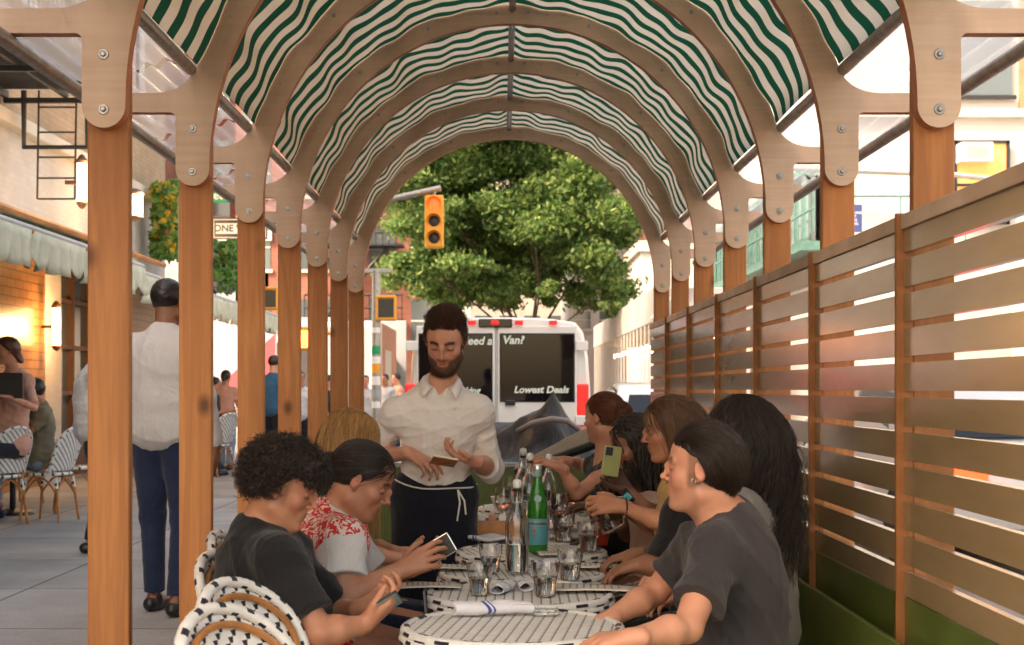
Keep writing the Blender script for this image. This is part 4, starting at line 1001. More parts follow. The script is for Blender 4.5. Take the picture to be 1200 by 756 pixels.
def make_chair(label, group, loc, rz):
    t = thing('bistro_chair', label, 'chair', loc, rz, group)
    # faces local +X; seat centre above the origin
    zs = .455; W = .205
    seat = [(.20*math.cos(a)*(1.0), W*math.sin(a), zs) for a in [2*PI*i/40 for i in range(40)]]
    mb = MB(); wrapped(mb, seat, .016, 8, closed=True, dash=4); 
    woven(mb, lambda u, v: ((-.2+.4*u, -W+2*W*v, zs+.006-.012*math.sin(PI*u)*math.sin(PI*v)), (0,0,1)), 26, 26, .0015, 0, lambda u, v: (2*u-1)**2+(2*v-1)**2 < .97)
    mb.build('seat', ['cane_white', 'cane_navy'], t, smooth=True, fixn=False)
    def bk(u, v):      # v: 0 bottom .. 1 crown, u -1..1 across; gentle wrap and recline
        z = zs+.03+.425*v; x = -.175-.13*v+.06*u*u*(1-.3*v); return Vector((x, W*1.02*u*(1.0+.06*math.sin(PI*v)), z))
    loop = [bk(-1, 0+.62*i/8) for i in range(8)]+[bk(-math.cos(PI*i/22), .62+.38*math.sin(PI*i/22)) for i in range(23)]+[bk(1, .62-.62*i/8) for i in range(1, 9)]
    mb = MB(); wrapped(mb, loop, .0155, 10, dash=4); mb.build('back_rim', ['cane_white', 'cane_navy'], t, smooth=True, fixn=False)
    ins = .085
    def bi(u, v):
        w_ = 1-ins/W; return bk(u*w_, .10+v*.80)
    lp2 = [bi(-1, .55*i/6) for i in range(6)]+[bi(-math.cos(PI*i/20), .55+.45*math.sin(PI*i/20)) for i in range(21)]+[bi(1, .55-.55*i/6) for i in range(1, 7)]
    mb = MB(); mb.tube([p+Vector((.012,0,0)) for p in [bk(-.86, .02+.6*i/8) for i in range(8)]+[bk(-.86*math.cos(PI*i/22), .62+.30*math.sin(PI*i/22)) for i in range(23)]+[bk(.86, .62-.6*i/8) for i in range(1, 9)]], .009, 8)
    mb.build('inner_hoop', 'rattan', t, smooth=True)
    def fb(u, v):
        uu = 2*u-1; p = bk(uu*.95, v); e = .002; n = (bk(uu*.95+e, v)-p).cross(bk(uu*.95, v+e)-p); n.normalize(); return (p, n)
    def ok(u, v):
        uu = abs(2*u-1)*.95; return v < .62 or (uu/.97)**2+((v-.62)/.36)**2 < 1
    mb = MB(); woven(mb, fb, 30, 32, .0018, 0, ok); o = mb.build('backrest', ['cane_white', 'cane_navy'], t, smooth=True, fixn=False, solid=.003)
    for sx, sy in ((1,-1),(1,1),(-1,-1),(-1,1)):
        top = (sx*.155, sy*.155, zs-.01); bt = (sx*.205, sy*.185, .0)
        lg = MB().tube([top, bt], [.014,.0125], 10).build('leg', 'rattan', t, smooth=True)
        a, b = Vector(top), Vector(bt); mb = MB(); wrapped(mb, [a.lerp(b, .05), a.lerp(b, .28)], .017, 8, .008, dash=6); mb.build('wrap', ['cane_white', 'cane_navy'], lg, smooth=True, fixn=False)
    mb = MB(); z = .26
    ring = [(.17*sx, .165*sy, z) for sx, sy in ((1,1),(-1,1),(-1,-1),(1,-1))]
    for a, b in zip(ring, ring[1:]+ring[:1]):
        a, b = Vector(a), Vector(b); mb.tube([a, (a+b)/2+Vector((0,0,.13)), b] if False else [a+(b-a)*i/10+Vector((0,0,.16*math.sin(PI*i/10))) for i in range(11)], .009, 7)
    mb.build('stretcher', 'rattan', t, smooth=True)
    mb = MB()
    for sy in (-1, 1): mb.tube([bk(sy*.86, .45)+Vector((.015,0,0)), Vector((-.02, sy*.19, zs+.02)), Vector((.05, sy*.19, zs+.005))], .009, 7)
    mb.build('side_brace', 'rattan', t, smooth=True); return t
G1 = 'woven bistro chairs at the shed tables'; G2 = 'woven bistro chairs of the café'
ch = make_chair('woven white and navy bistro chair, empty, closest of those at the shed tables', G1, (-.37, 3.02, 0), R(-24))
dup(ch, 'empty woven bistro chair between the closest chair and the boy in black', (-.42, 3.46, 0), R(-22), G1)
dup(ch, 'woven bistro chair under the curly haired boy in black', (-.56, 4.10, 0), R(-12), G1)
dup(ch, 'woven bistro chair under the woman in the red patterned dress', (-.66, 4.74, 0), R(-5), G1)
dup(ch, 'woven bistro chair under the person with long blond hair', (-.64, 5.40, 0), R(-5), G1)
def cafe(x, y, Y, rz, label): 
    p = P(x, y, Y); dup(ch, label, (p.x, Y, SW), rz, G2)
cafe(58, 455, 13.6, R(168), 'café chair with its slanted woven back seen side on, behind the seated man in olive')
cafe(-4, 455, 13.2, R(150), 'café chair cut by the left edge of the photo')
cafe(88, 455, 14.6, R(20), 'café chair beside the timber post, its seat turned to the table')
cafe(252, 455, 20.5, R(150), 'lone café chair far down the pavement by the pink top')
cafe(20, 455, 15.6, R(60), 'café chair behind the café table by the tiled wall')
newmat('marble', (.6,.58,.56), .25)
p = P(15, 500, 14.3); t = thing('cafe_table', 'small round café table between the diners under the awning', 'table', (p.x, 14.3, SW))
MB().lathe([(0,.72),(.3,.72),(.31,.735),(.3,.75),(0,.75)], n=30).build('tabletop', 'marble', t, smooth=True); MB().lathe([(.22,0),(.2,.03),(.03,.06),(.03,.72)], n=16).build('pedestal', 'iron_black', t, smooth=True)

TZ = .75
def make_table(x, y, R_, label, turn=0):
    t = thing('bistro_table', label, 'table', (x, y, 0), turn, 'round woven tables in a row')
    mb = MB(); woven(mb, lambda u, v: ((-R_+2*R_*u, -R_+2*R_*v, TZ-.002), (0,0,1)), 63, 46, .0024, 1, lambda u, v: (2*u-1)**2+(2*v-1)**2 < .965)
    mb.build('tabletop', ['cane_white', 'cane_gap_shade'], t, smooth=True, fixn=False)
    MB().lathe([(0,TZ-.03),(R_-.01,TZ-.03),(R_-.01,TZ-.012),(0,TZ-.012)], n=40).build('top_board', 'cane_white', t, smooth=True)
    mb = MB()
    for k, (rr, zz, r_) in enumerate(((R_-.012, TZ-.012, .017), (R_-.008, TZ-.030, .017))):
        wrapped(mb, [(rr*math.cos(2*PI*i/90), rr*math.sin(2*PI*i/90), zz) for i in range(90)], r_, 10, .0115, True, 5 if k else 7)
    mb.build('rim', ['cane_white', 'cane_navy'], t, smooth=True, fixn=False)
    MB().lathe([(.025,.05),(.022,.6),(.07,.715)], n=16).build('stem', 'iron_black', t, smooth=True)
    for k in range(4):
        a = PI/4+k*PI/2; c_, s_ = math.cos(a), math.sin(a); MB().tube([(.02*c_,.02*s_,.09),(.12*c_,.12*s_,.07),(.24*c_,.24*s_,.012)], [.018,.016,.012], 8).build('foot', 'iron_black', t, smooth=True)
    return t
TB = [(.03,3.90,.305,'closest round woven table with the rolled striped napkin on it'), (.055,4.52,.30,'second round woven table with two water tumblers and menus'),
      (.075,5.05,.30,'third round woven table under the tall clear bottle'), (.12,5.68,.30,'fourth round woven table carrying the green bottle'),
      (.16,6.40,.30,'fifth woven table, with the brown box and folded grey napkin'), (.17,7.08,.30,'sixth woven table with crowded glasses and white plates'), (.17,7.75,.30,'far woven table at the end of the row')]
for i, (x, y, r_, l) in enumerate(TB): make_table(x, y, r_, l, R(7*i-8))

# ---------------- tableware ----------------
m, nt, b = newmat('clear_glass', (1,1,1), .02); b.inputs['Transmission Weight'].default_value = 1; b.inputs['IOR'].default_value = 1.45
m, nt, b = newmat('water', (.97,.99,1), .0); b.inputs['Transmission Weight'].default_value = 1; b.inputs['IOR'].default_value = 1.33
m, nt, b = newmat('green_glass', (.10,.62,.08), .03); b.inputs['Transmission Weight'].default_value = .75; b.inputs['IOR'].default_value = 1.45
m, nt, b = newmat('rose_wine', (.9,.45,.3), .0); b.inputs['Transmission Weight'].default_value = .9; b.inputs['IOR'].default_value = 1.33
newmat('label_teal', (.10,.33,.38), .5); newmat('label_grey', (.25,.36,.36), .5); newmat('label_red', (.6,.05,.03), .5); newmat('metal_cap', (.6,.6,.6), .3, .8); newmat('paper', (.78,.72,.64), .7); newmat('plate_white', (.75,.74,.72), .2)
def T(x, y): Y = (CH-TZ)*F/(y-VY); return Vector(((x-VX)*Y/F, Y, TZ+.0035))
def shell(prof, th):  # closed glass wall from an outer profile
    inn = [(max(.0005, r-th), z+(th*1.6 if i == 0 else 0)) for i, (r, z) in enumerate(prof)]
    return [(0.0, prof[0][1])]+prof+inn[::-1]+[(0.0, inn[0][1])]
def facet(mb, n, k, depth, z0, z1, z_of=None):
    mb.v = [((x*(1-f_), y*(1-f_), z)) for x, y, z in mb.v for f_ in [depth*(abs(math.sin(math.atan2(y, x)*k/2))) if z0 < z < z1 else 0]]; return mb
def make_tumbler(loc, label, s=1.0, fill=.55):
    t = thing('tumbler', label, 'glass', loc, 0, 'water tumblers'); h = .093*s
    prof = [(.026*s,0),(.029*s,.004),(.0305*s,.03*s),(.0375*s,.062*s),(.0385*s,.066*s),(.0395*s,h-.002),(.0395*s,h)]
    facet(MB().lathe(shell(prof, .0022), n=54), 54, 9, .07, .004, .063*s).build('glass', 'clear_glass', t, smooth=True)
    if fill: MB().lathe([(0,.0055),(.0235*s,.0055),(.0275*s,.03*s),(.0275*s+.012*s*fill,h*fill),(0,h*fill)], n=27).build('water', 'water', t, smooth=True)
    return t
tm = make_tumbler(T(562,698), 'half full tumbler on the second table beside the rolled napkins', 1.05)
for x, y, l, s in ((639,699,'tumbler of water on the second table in front of the paper menu',1.1),(668,681,'tumbler of water on the third table, right of the clear bottle',1.05),(575,672,'tumbler on the third table just left of the tall clear bottle',1.0),
                   (690,646,'wide tumbler on the fourth table near the reaching hand',1.15),(660,636,'empty tumbler behind the green bottle on the fourth table',1.2),(612,612,'small tumbler among the bottles on the fifth table',1.0),(655,608,'tumbler beside the glass stack on the sixth table',1.0)):
    dup(tm, l, T(x,y), random.random()*3, scale=s)
def make_bottle(loc, label, s=1.0):
    t = thing('water_bottle', label, 'bottle', loc, 0, 'clear swing top water bottles')
    prof = [(.037,0),(.041,.006),(.0415,.16),(.040,.18),(.030,.215),(.0175,.245),(.0150,.265),(.0148,.285),(.0165,.288),(.0165,.298)]
    facet(MB().lathe(shell(prof, .0028), n=60), 60, 10, .05, .01, .20).build('glass', 'clear_glass', t, smooth=True)
    MB().lathe([(0,.007),(.0365,.007),(.0378,.10),(0,.10)], n=30).build('water', 'water', t, smooth=True)
    MB().lathe([(.001,.290),(.0115,.291),(.014,.303),(.016,.312),(.013,.325),(.001,.327)], n=20).build('stopper', 'plate_white', t, smooth=True)
    mb = MB(); mb.tube([(.017,0,.245),(.021,0,.275),(.017,0,.316),(0,0,.330),(-.017,0,.316),(-.021,0,.275),(-.017,0,.245)], .0013, 6)
    mb.tube([(.0175*math.cos(a),.0175*math.sin(a),.247) for a in [2*PI*i/20 for i in range(20)]], .0014, 5, closed=True); mb.build('wire_bail', 'metal_cap', t, smooth=True)
    MB().lathe([(.0125,.288),(.0148,.288),(.0148,.292),(.0125,.292)], n=16).build('gasket', 'label_red', t)
    t.scale = (s,)*3; return t
bt = make_bottle(T(606,672), 'tall clear bottle half full of water, in front of the green bottle', 1.0)
for x, y, l, s in ((621,627,'clear swing top bottle just behind and left of the green bottle',1.10),(613,618,'clear swing top bottle standing on the fifth table, furthest of the bottles',1.12),(643,620,'clear bottle half hidden behind the green bottle neck',1.05)): dup(bt, l, T(x,y), .7, scale=s)
t = thing('green_bottle', 'green glass water bottle with a teal label standing on the fourth table', 'bottle', T(630,649))
prof = [(.030,0),(.0385,.004),(.040,.012),(.040,.165),(.038,.19),(.029,.235),(.0185,.275),(.0145,.300),(.0140,.325),(.0155,.327),(.0155,.338)]
MB().lathe(shell(prof, .003), n=48).build('glass', 'green_glass', t, smooth=True)
MB().lathe([(0,.006),(.036,.006),(.0365,.165),(.030,.21),(0,.21)], n=30).build('water', 'water', t, smooth=True)
MB().lathe([(.0405,.035),(.0407,.036),(.0407,.135),(.0405,.136)], n=48).build('label', 'label_teal', t, smooth=True)
MB().lathe([(.0409,.108),(.0411,.109),(.0411,.126),(.0409,.127)], n=48).build('label_band', 'label_grey', t, smooth=True)
def wrap_text(s, size, mat, par, r, z, yaw=0, name='lettering'):
    o = text_mesh(s, size, mat, par, Matrix.Identity(4), name=name, ext=.0002, bold=.0004)
    for v in o.data.vertices:
        x, y, d = v.co; a = x/r+yaw; rr = r+.0004+max(0, d); v.co = (rr*math.sin(a), -rr*math.cos(a), z+y)
    return o
wrap_text('S.PELLEGRINO', .013, 'paint_black', t, .0412, .1175)
wrap_text('\u2605', .022, 'label_red', t, .0408, .088, -.35, 'star')
MB().lathe([(0,.0),(.0145,.0),(.0145,.002),(0,.002)], n=24, M=Matrix.Translation((0,-.0345,.215)) @ Matrix.Rotation(R(72), 4, 'X')).build('medallion', 'label_grey', t, smooth=True)
MB().lathe([(.0155,.300),(.0160,.300),(.0160,.322),(.0153,.325)], n=24).build('neck_label', 'label_grey', t, smooth=True)
MB().lathe([(.0155,.326),(.0175,.327),(.0175,.345),(.016,.347),(0,.347)], n=24).build('cap', 'metal_cap', t, smooth=True)
def make_wine(loc, label, s=1.0, fill='rose_wine'):
    t = thing('wine_glass', label, 'glass', loc, 0, 'stemmed wine glasses')
    prof = [(.034,0),(.034,.0015),(.012,.005),(.0042,.012),(.0038,.075),(.010,.084),(.028,.098),(.040,.120),(.0415,.140),(.037,.175),(.034,.195)]
    inn = [(.0328,.195),(.0358,.175),(.0402,.140),(.0387,.121),(.027,.101),(.010,.088),(0,.087)]
    MB().lathe([(0,0)]+prof+inn, n=36).build('glass', 'clear_glass', t, smooth=True)
    if fill: MB().lathe([(0,.0885),(.0095,.0895),(.0262,.102),(.0375,.1215),(0,.1215)], n=30).build('drink', fill, t, smooth=True)
    t.scale = (s,)*3; return t
wg = make_wine(T(590,622), 'stemmed glass of pale rosé by the brown box', 1.0)
for x, y, l in ((655,632,'stemmed wine glass right of the green bottle'),(672,616,'wine glass on the sixth table among the plates'),(598,604,'wine glass behind the rosé, beside the bread bowl'),(640,603,'wine glass furthest back beside the white plates')): dup(wg, l, T(x,y), .4)
# glass jug being held near the yellow top
t = thing('glass_jug', 'big clear glass jug tipped in the hand beside the yellow top', 'jug', P(722, 622, 5.55)); t.rotation_euler = (0, R(-28), 0)
facet(MB().lathe(shell([(.03,0),(.052,.01),(.060,.05),(.052,.10),(.042,.13),(.046,.15)], .003), n=48), 48, 12, .06, .01, .1).build('glass', 'clear_glass', t, smooth=True)
mb = MB(); mb.tube([(.050,0,.12),(.085,0,.10),(.085,0,.05),(.058,0,.03)], .006, 8); mb.build('handle', 'clear_glass', t, smooth=True)
# napkins
m, nt, b = newmat('napkin', (.7,.69,.72), .9, Sheen_Weight=.2)
uv = nt.nodes.new('ShaderNodeUVMap'); sx = nt.nodes.new('ShaderNodeSeparateXYZ'); nt.links.new(uv.outputs[0], sx.inputs[0])
c = _ramp(nt, sx.outputs[0], [(0,(.70,.69,.73)),(.40,(.70,.69,.73)),(.405,(.04,.07,.30)),(.445,(.04,.07,.30)),(.45,(.70,.69,.73)),(.475,(.7,.69,.73)),(.48,(.04,.07,.3)),(.50,(.04,.07,.3)),(.505,(.70,.69,.73))])
nt.links.new(c, b.inputs['Base Color']); _bump(nt, _noise(nt, _tex(nt, 'Object'), 40, 5, 1), .5, .01, b)
def napkin_roll(loc, rz, L, r_, label, seed=1, squash=.7):
    t = thing('napkin', label, 'napkin', loc, rz, 'striped cloth napkins'); rs = random.Random(seed); ph = [rs.uniform(0, 6) for _ in range(4)]
    NU, NV = 60, 48; mb = MB()
    def fn(u, v):
        x = (u-.5)*L; a = v*2*PI*1.9; sp = r_*(1-.10*v)*(1+.10*math.sin(u*5+ph[0])+.05*math.sin(u*17+a+ph[1]))
        e = 1+.12*math.cos(a*1+ph[2]+u*2)
        return (x+.006*math.sin(a*2+ph[3]), sp*e*math.cos(a)*1.15, r_*squash+sp*squash*math.sin(a))
    mb.grid(fn, NU, NV); o = mb.build('cloth', 'napkin', t, smooth='all', solid=.0016)
    uvl = o.data.uv_layers.new(name='UVMap'); idx = np.empty(len(o.data.loops), int); o.data.loops.foreach_get('vertex_index', idx)
    uvl.data.foreach_set('uv', np.stack([(idx//(NV+1))/NU+.03*np.sin((idx % (NV+1))/NV*12), (idx % (NV+1))/NV], 1).ravel())
    mb = MB(); mb.grid(lambda u, v: ((-.5+u)*L*.94, -r_*.9+r_*1.9*v, r_*squash*2.02+.004*math.sin(u*9+v*4)-.02*abs(v-.5)), 30, 8); o2 = mb.build('flap', 'napkin', t, smooth='all', solid=.0016)
    uvl = o2.data.uv_layers.new(name='UVMap'); idx = np.empty(len(o2.data.loops), int); o2.data.loops.foreach_get('vertex_index', idx)
    uvl.data.foreach_set('uv', np.stack([(idx//9)/30, (idx % 9)/8], 1).ravel()); return t
napkin_roll(T(577,722)+Vector((0,0,.002)), R(8), .225, .026, 'large white cloth napkin with blue stripes rolled on the closest table', 1)
napkin_roll(T(590,694), R(75), .15, .021, 'rolled napkin end between the two tumblers, left of its neighbour', 2); napkin_roll(T(612,690), R(98), .15, .018, 'smaller rolled napkin pointing at the clear bottle', 3)
napkin_roll(T(636,664), R(10), .16, .016, 'striped napkin lying behind the clear bottle on the third table', 4)
def napkin_flat(loc, rz, w_, d_, label, seed):
    t = thing('napkin', label, 'napkin', loc, rz, 'striped cloth napkins'); mb = MB()
    mb.grid(lambda u, v: ((u-.5)*w_, (v-.5)*d_, .010+.007*math.sin(u*7+seed)*math.cos(v*5)+.004*math.sin(v*11)), 30, 16); o = mb.build('cloth', 'napkin', t, smooth='all', solid=.012)
    uvl = o.data.uv_layers.new(name='UVMap'); idx = np.empty(len(o.data.loops), int); o.data.loops.foreach_get('vertex_index', idx)
    uvl.data.foreach_set('uv', np.stack([(idx//17)/30+.3, (idx % 17)/16], 1).ravel())
napkin_flat(T(574,634), R(-6), .17, .13, 'folded grey blue napkin at the waiter\'s side of the fifth table', 1)
napkin_flat(T(672,632), R(10), .22, .10, 'folded striped napkin right of the green bottle', 2)
# paper menus
def menu(x, y, rz, w_, d_, label, sgn=1):
    t = thing('menu', label, 'menu', T(x,y)+Vector((0,0,.004)), rz, 'paper menus on the tables')
    MB().grid(lambda u, v: ((u-.5)*w_, (v-.5)*d_, .003+.004*math.sin(u*3+v)), 8, 4).build('sheet', 'paper', t, smooth='all', solid=.0015)
    mb = MB()
    for i in range(9): mb.box((-w_*.38+i*w_*.085, -d_*.36, .0105), (-w_*.38+i*w_*.085+w_*.025, d_*.36-.01*(i % 3), .0108))
    mb.build('print_lines', 'steel_grey', t)
menu(695, 693, R(-4), .26, .15, 'paper menu jutting from the second table towards the man in charcoal')
menu(504, 690, R(3), .20, .13, 'paper menu by the left edge of the second table'); menu(520, 668, R(-2), .22, .13, 'paper menu under the phone hands of the woman in red'); menu(700, 667, R(-3), .22, .13, 'paper menu on the third table under the dark hand')
menu(655, 652, R(5), .16, .11, 'white paper slip beside the base of the green bottle')
# odds and ends
t = thing('condiment_box', 'brown wooden box of sachets at the left of the fifth table', 'box', T(586, 640)+Vector((-.03,.35,0)))
mb = MB(); mb.box((-.14,-.07,0),(.14,.07,.008)); mb.box((-.14,-.07,.0085),(.14,-.062,.075)); mb.box((-.14,.062,.0085),(.14,.07,.075)); mb.box((-.14,-.0615,.0085),(-.132,.0615,.075)); mb.box((.132,-.0615,.0085),(.14,.0615,.075)); mb.build('tray', 'rattan', t, bevel=.002)
for i in range(5): MB().box((-.11+i*.045,-.04,.01),(-.08+i*.045,.04,.095)).build('sachet', 'sign_white' if i%2 else 'salmon', t)
t = thing('bread_bowl', 'wicker bowl of bread behind the wooden box', 'bowl', T(594, 602))
MB().lathe([(.04,0),(.075,.05),(.085,.085),(.078,.082),(.06,.02),(0,.012)], n=30).build('bowl', 'plate_white', t, smooth=True)
for i in range(4): MB().lathe([(0,-.03),(.025,-.015),(.028,.01),(0,.03)], (.03*math.cos(i*1.7),.03*math.sin(i*1.7),.075), 10).build('bread', 'rattan', t, smooth=True)
pl = thing('plate', 'white plate nearest the yellow top on the fifth table', 'plate', T(690, 622), 0, 'white plates')
MB().lathe([(0,.004),(.06,.004),(.10,.016),(.102,.018),(.06,.009),(0,.008)], n=36).build('dish', 'plate_white', pl, smooth=True)
dup(pl, 'white plate under the stemmed glasses on the sixth table', T(648,614)); dup(pl, 'white plate on the far table by the bun haired woman', T(672,600)); dup(pl, 'white plate stacked on the left of the far table', T(600,596))
t = thing('ashtray', 'small square glass dish on the closest table', 'dish', T(640, 721))
MB().prism([(-.035,-.025),(.035,-.025),(.035,.025),(-.035,.025)], 0, .018, 'Z').build('dish', 'clear_glass', t, bevel=.003)
t = thing('red_cup', 'small crimson cup beside the glass jug', 'cup', T(706, 640)); MB().lathe([(.02,0),(.03,.06),(.028,.06),(.018,.004),(0,.004)], n=20).build('cup', 'label_red', t, smooth=True)
def smooth01(x, a, b):
    t = np.clip((x-a)/(b-a), 0, 1); return t*t*(3-2*t)
def paint_face(vs, c, M, sc, brow=.20, lips=(.80,.55,.52), beard=0, thick=1.15, stubble=0, beard_col=.16, lash=.10, fade=0):
    q = (vs-c)@M/sc; x, y, z = q[:, 0], q[:, 1], q[:, 2]; ax = np.abs(x)
    k = np.ones((len(vs), 3)); front = smooth01(y, .035, .06)
    lp = np.exp(-((ax/.021)**4+((z+.0590)/.0095)**4))*smooth01(y, .070, .078)
    k = k*(1-lp[:, None]*(1-np.array(lips)))
    bz = .0265+.004*np.sin(np.clip((ax-.012)/.04, 0, 1)*PI)
    bw = np.exp(-((z-bz)/(.0046*thick))**4)*smooth01(ax, .009, .014)*(1-smooth01(ax, .048, .055))*front
    k *= (1-bw*(1-brow))[:, None]
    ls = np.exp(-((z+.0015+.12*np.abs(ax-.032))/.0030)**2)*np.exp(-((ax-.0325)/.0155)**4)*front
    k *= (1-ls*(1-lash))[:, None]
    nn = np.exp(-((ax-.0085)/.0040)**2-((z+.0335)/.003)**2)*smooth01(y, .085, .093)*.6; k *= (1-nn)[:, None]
    socket_shade = np.exp(-((ax-.030)/.020)**2-((z-.004)/.015)**2)*front*.36  # shade of the eye sockets, painted into the skin colour
    k *= np.stack([1-socket_shade*.8, 1-socket_shade, 1-socket_shade*.9], 1)
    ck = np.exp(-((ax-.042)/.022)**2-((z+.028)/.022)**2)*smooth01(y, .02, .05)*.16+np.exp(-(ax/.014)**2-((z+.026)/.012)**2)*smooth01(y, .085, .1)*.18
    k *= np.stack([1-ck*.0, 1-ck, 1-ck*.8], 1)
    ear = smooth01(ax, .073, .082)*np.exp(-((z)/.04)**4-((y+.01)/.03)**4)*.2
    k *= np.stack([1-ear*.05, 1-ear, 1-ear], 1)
    if beard or stubble:
        low = smooth01(-z, .040, .056)*smooth01(y, -.012, .004)
        side = smooth01(ax, .048, .056)*smooth01(-z, -.008, .012)*smooth01(y, -.004, .006)*(1-smooth01(y, .020, .036))
        mst = np.exp(-((z+.045)/.0055)**4)*np.exp(-(ax/.030)**4)*smooth01(y, .06, .075)
        chk = (1-np.exp(-((ax/.019)**4+((z+.061)/.0085)**4)))
        m = np.clip(np.maximum(np.maximum(low*smooth01(ax+np.clip(-z-.068, 0, 1)*3, .018, .026), side), mst), 0, 1)*chk*smooth01(z, -.155, -.125)
        k *= (1-m*(1-beard_col)*max(beard, stubble))[:, None]
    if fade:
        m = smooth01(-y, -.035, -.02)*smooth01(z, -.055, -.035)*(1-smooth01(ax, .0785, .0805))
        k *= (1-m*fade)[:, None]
    return k

def person(label, sp, group=None, h=.004, cat='person'):
    """sp: joints in world coordinates"""
    pel = V(sp['pel']); root = thing('person', label, cat, (pel[0], pel[1], sp.get('floor', 0)), 0, group)
    o = V(root.location); L = lambda p: V(p)-o
    hc, hf, hu = sp['head']; M = frame(hf, hu); hs = sp.get('hs', 1.0); hc = L(hc)
    if 'roll' in sp: pass
    nk = L(sp['neck']); pc = L(sp['pel']); shR, shL = [L(q) for q in sp['sh']]; el = [L(q) for q in sp['el']]; wr = [L(q) for q in sp['wr']]
    g = sp.get('build', 1.0); gf = sp.get('girth', 1.0); male = sp.get('male', True)
    spine = nrm(nk-pc); right = nrm(shR-shL); fw = nrm(np.cross(spine, right)); right = np.cross(fw, spine)
    TM = np.stack([right, fw, spine], 1); ln = np.linalg.norm(nk-pc)
    bend = sp.get('bend', .02)
    at = lambda t: pc+(nk-pc)*t-fw*bend*math.sin(PI*t)
    cc, bc = at(.66), at(.30)
    def torso(s, e=0.0, top=True, belly=0):
        s.ell(cc, (.158*g+e, .112*g*gf+e, ln*.37+e), TM, k=.05)
        s.ell(bc, (.140*g*gf+e+belly, .104*g*gf+e+belly, ln*.33+e), TM, k=.06)
        s.ell(pc+spine*.02, (.163*g*gf+e, .118*g*gf+e, .115+e), TM, k=.06)
        if top:
            ce = at(.88)
            
            for q_ in (shR, shL): s.cone(q_*.85+ce*.15-spine*.012, nk-spine*.045, .043*g+e, .050*g+e, k=.05)
            s.cone(shR, at(.62), .052*g+e, .08*g+e, k=.06); s.cone(shL, at(.62), .052*g+e, .08*g+e, k=.06)
            s.cone(at(.80), nk-fw*.005, .075*g+e, .056*g+e*.6, k=.05)
        if not male and sp.get('bust', 1):
            for q in (-1, 1): s.ell(at(.62)+right*q*.072+fw*.088*g, (.058+e, .052+e, .058+e), TM, k=.04)
    hip = [L(q) for q in sp['hip']] if 'hip' in sp else [pc+right*.085, pc-right*.085]
    kn = [L(q) for q in sp['kn']]; an = [L(q) for q in sp['an']]
    # ----- body: one continuous surface -----
    b = Sdf(); torso(b)
    ng = sp.get('neckr', 1.0 if male else .86)
    b.cone(nk-spine*.03, hc+M@(V(0,-.028,-.055)*hs), .066*ng, .053*ng, k=.03)
    b.cone(nk-spine*.02+fw*.02, hc+M@(V(0,.012,-.085)*hs), .045*ng, .040*ng, k=.03)
    ag = sp.get('arm', 1.0 if male else .86)
    for i, (s_, e_, w_) in enumerate(zip((shR, shL), el, wr)):
        b.ell(s_, V(.054,.056,.056)*g, k=.04)
        b.cone(s_, e_, .049*ag, .038*ag, k=.03); m_ = s_*.55+e_*.45; b.ell(m_, V(.046,.046,.06)*ag, frame(nrm(np.cross(nrm(e_-s_), [.3,.8,.1])), nrm(e_-s_)), k=.03)
        f_ = nrm(w_-e_); b.cone(e_, e_*.65+w_*.35, .036*ag, .0385*ag, k=.015); b.cone(e_*.65+w_*.35, w_, .0385*ag, .0245*ag, k=.02)
        hd = sp['hand'][i]
        if hd: add_hand(b, w_, **hd)
    for i in range(2):
        b.cone(hip[i], kn[i], .088*gf, .058, k=.05); b.cone(kn[i], kn[i]*.6+an[i]*.4, .057, .054, k=.02); b.cone(kn[i]*.6+an[i]*.4, an[i], .054, .036, k=.02)
        ft = sp.get('foot', nrm(V(fw[0], fw[1], 0))); ft = nrm(V(ft[0], ft[1], 0))
        b.cone(an[i]-ft*.04-V(0,0,.035), an[i]+ft*.13-V(0,0,.05), .034, .028, k=.03)
    T = add_head(b, hc, M, hs, male, jaw=sp.get('jaw', 1.0 if male else .9), nose=sp.get('nose', 1.0 if male else .95))
    vs, fs = b.mesh(h)
    body = arr_mesh('body', vs, fs, sp['skin'], root, relax=1)
    pv = np.array([v.co[:] for v in body.data.vertices]) if len(vs) < 1 else vs
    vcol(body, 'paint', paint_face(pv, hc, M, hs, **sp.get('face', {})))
    ctx = dict(root=root, L=L, hc=hc, M=M, hs=hs, nk=nk, pc=pc, sh=(shR, shL), el=el, wr=wr, spine=spine, right=right, fw=fw, TM=TM, at=at, torso=torso, hip=hip, kn=kn, an=an, g=g, gf=gf, ln=ln, ag=ag, h=h, ft=ft, o=o, vs=vs)
    for fn in sp.get('wear', []): fn(ctx)
    for fn in sp.get('hair', []): fn(ctx)
    return root, ctx

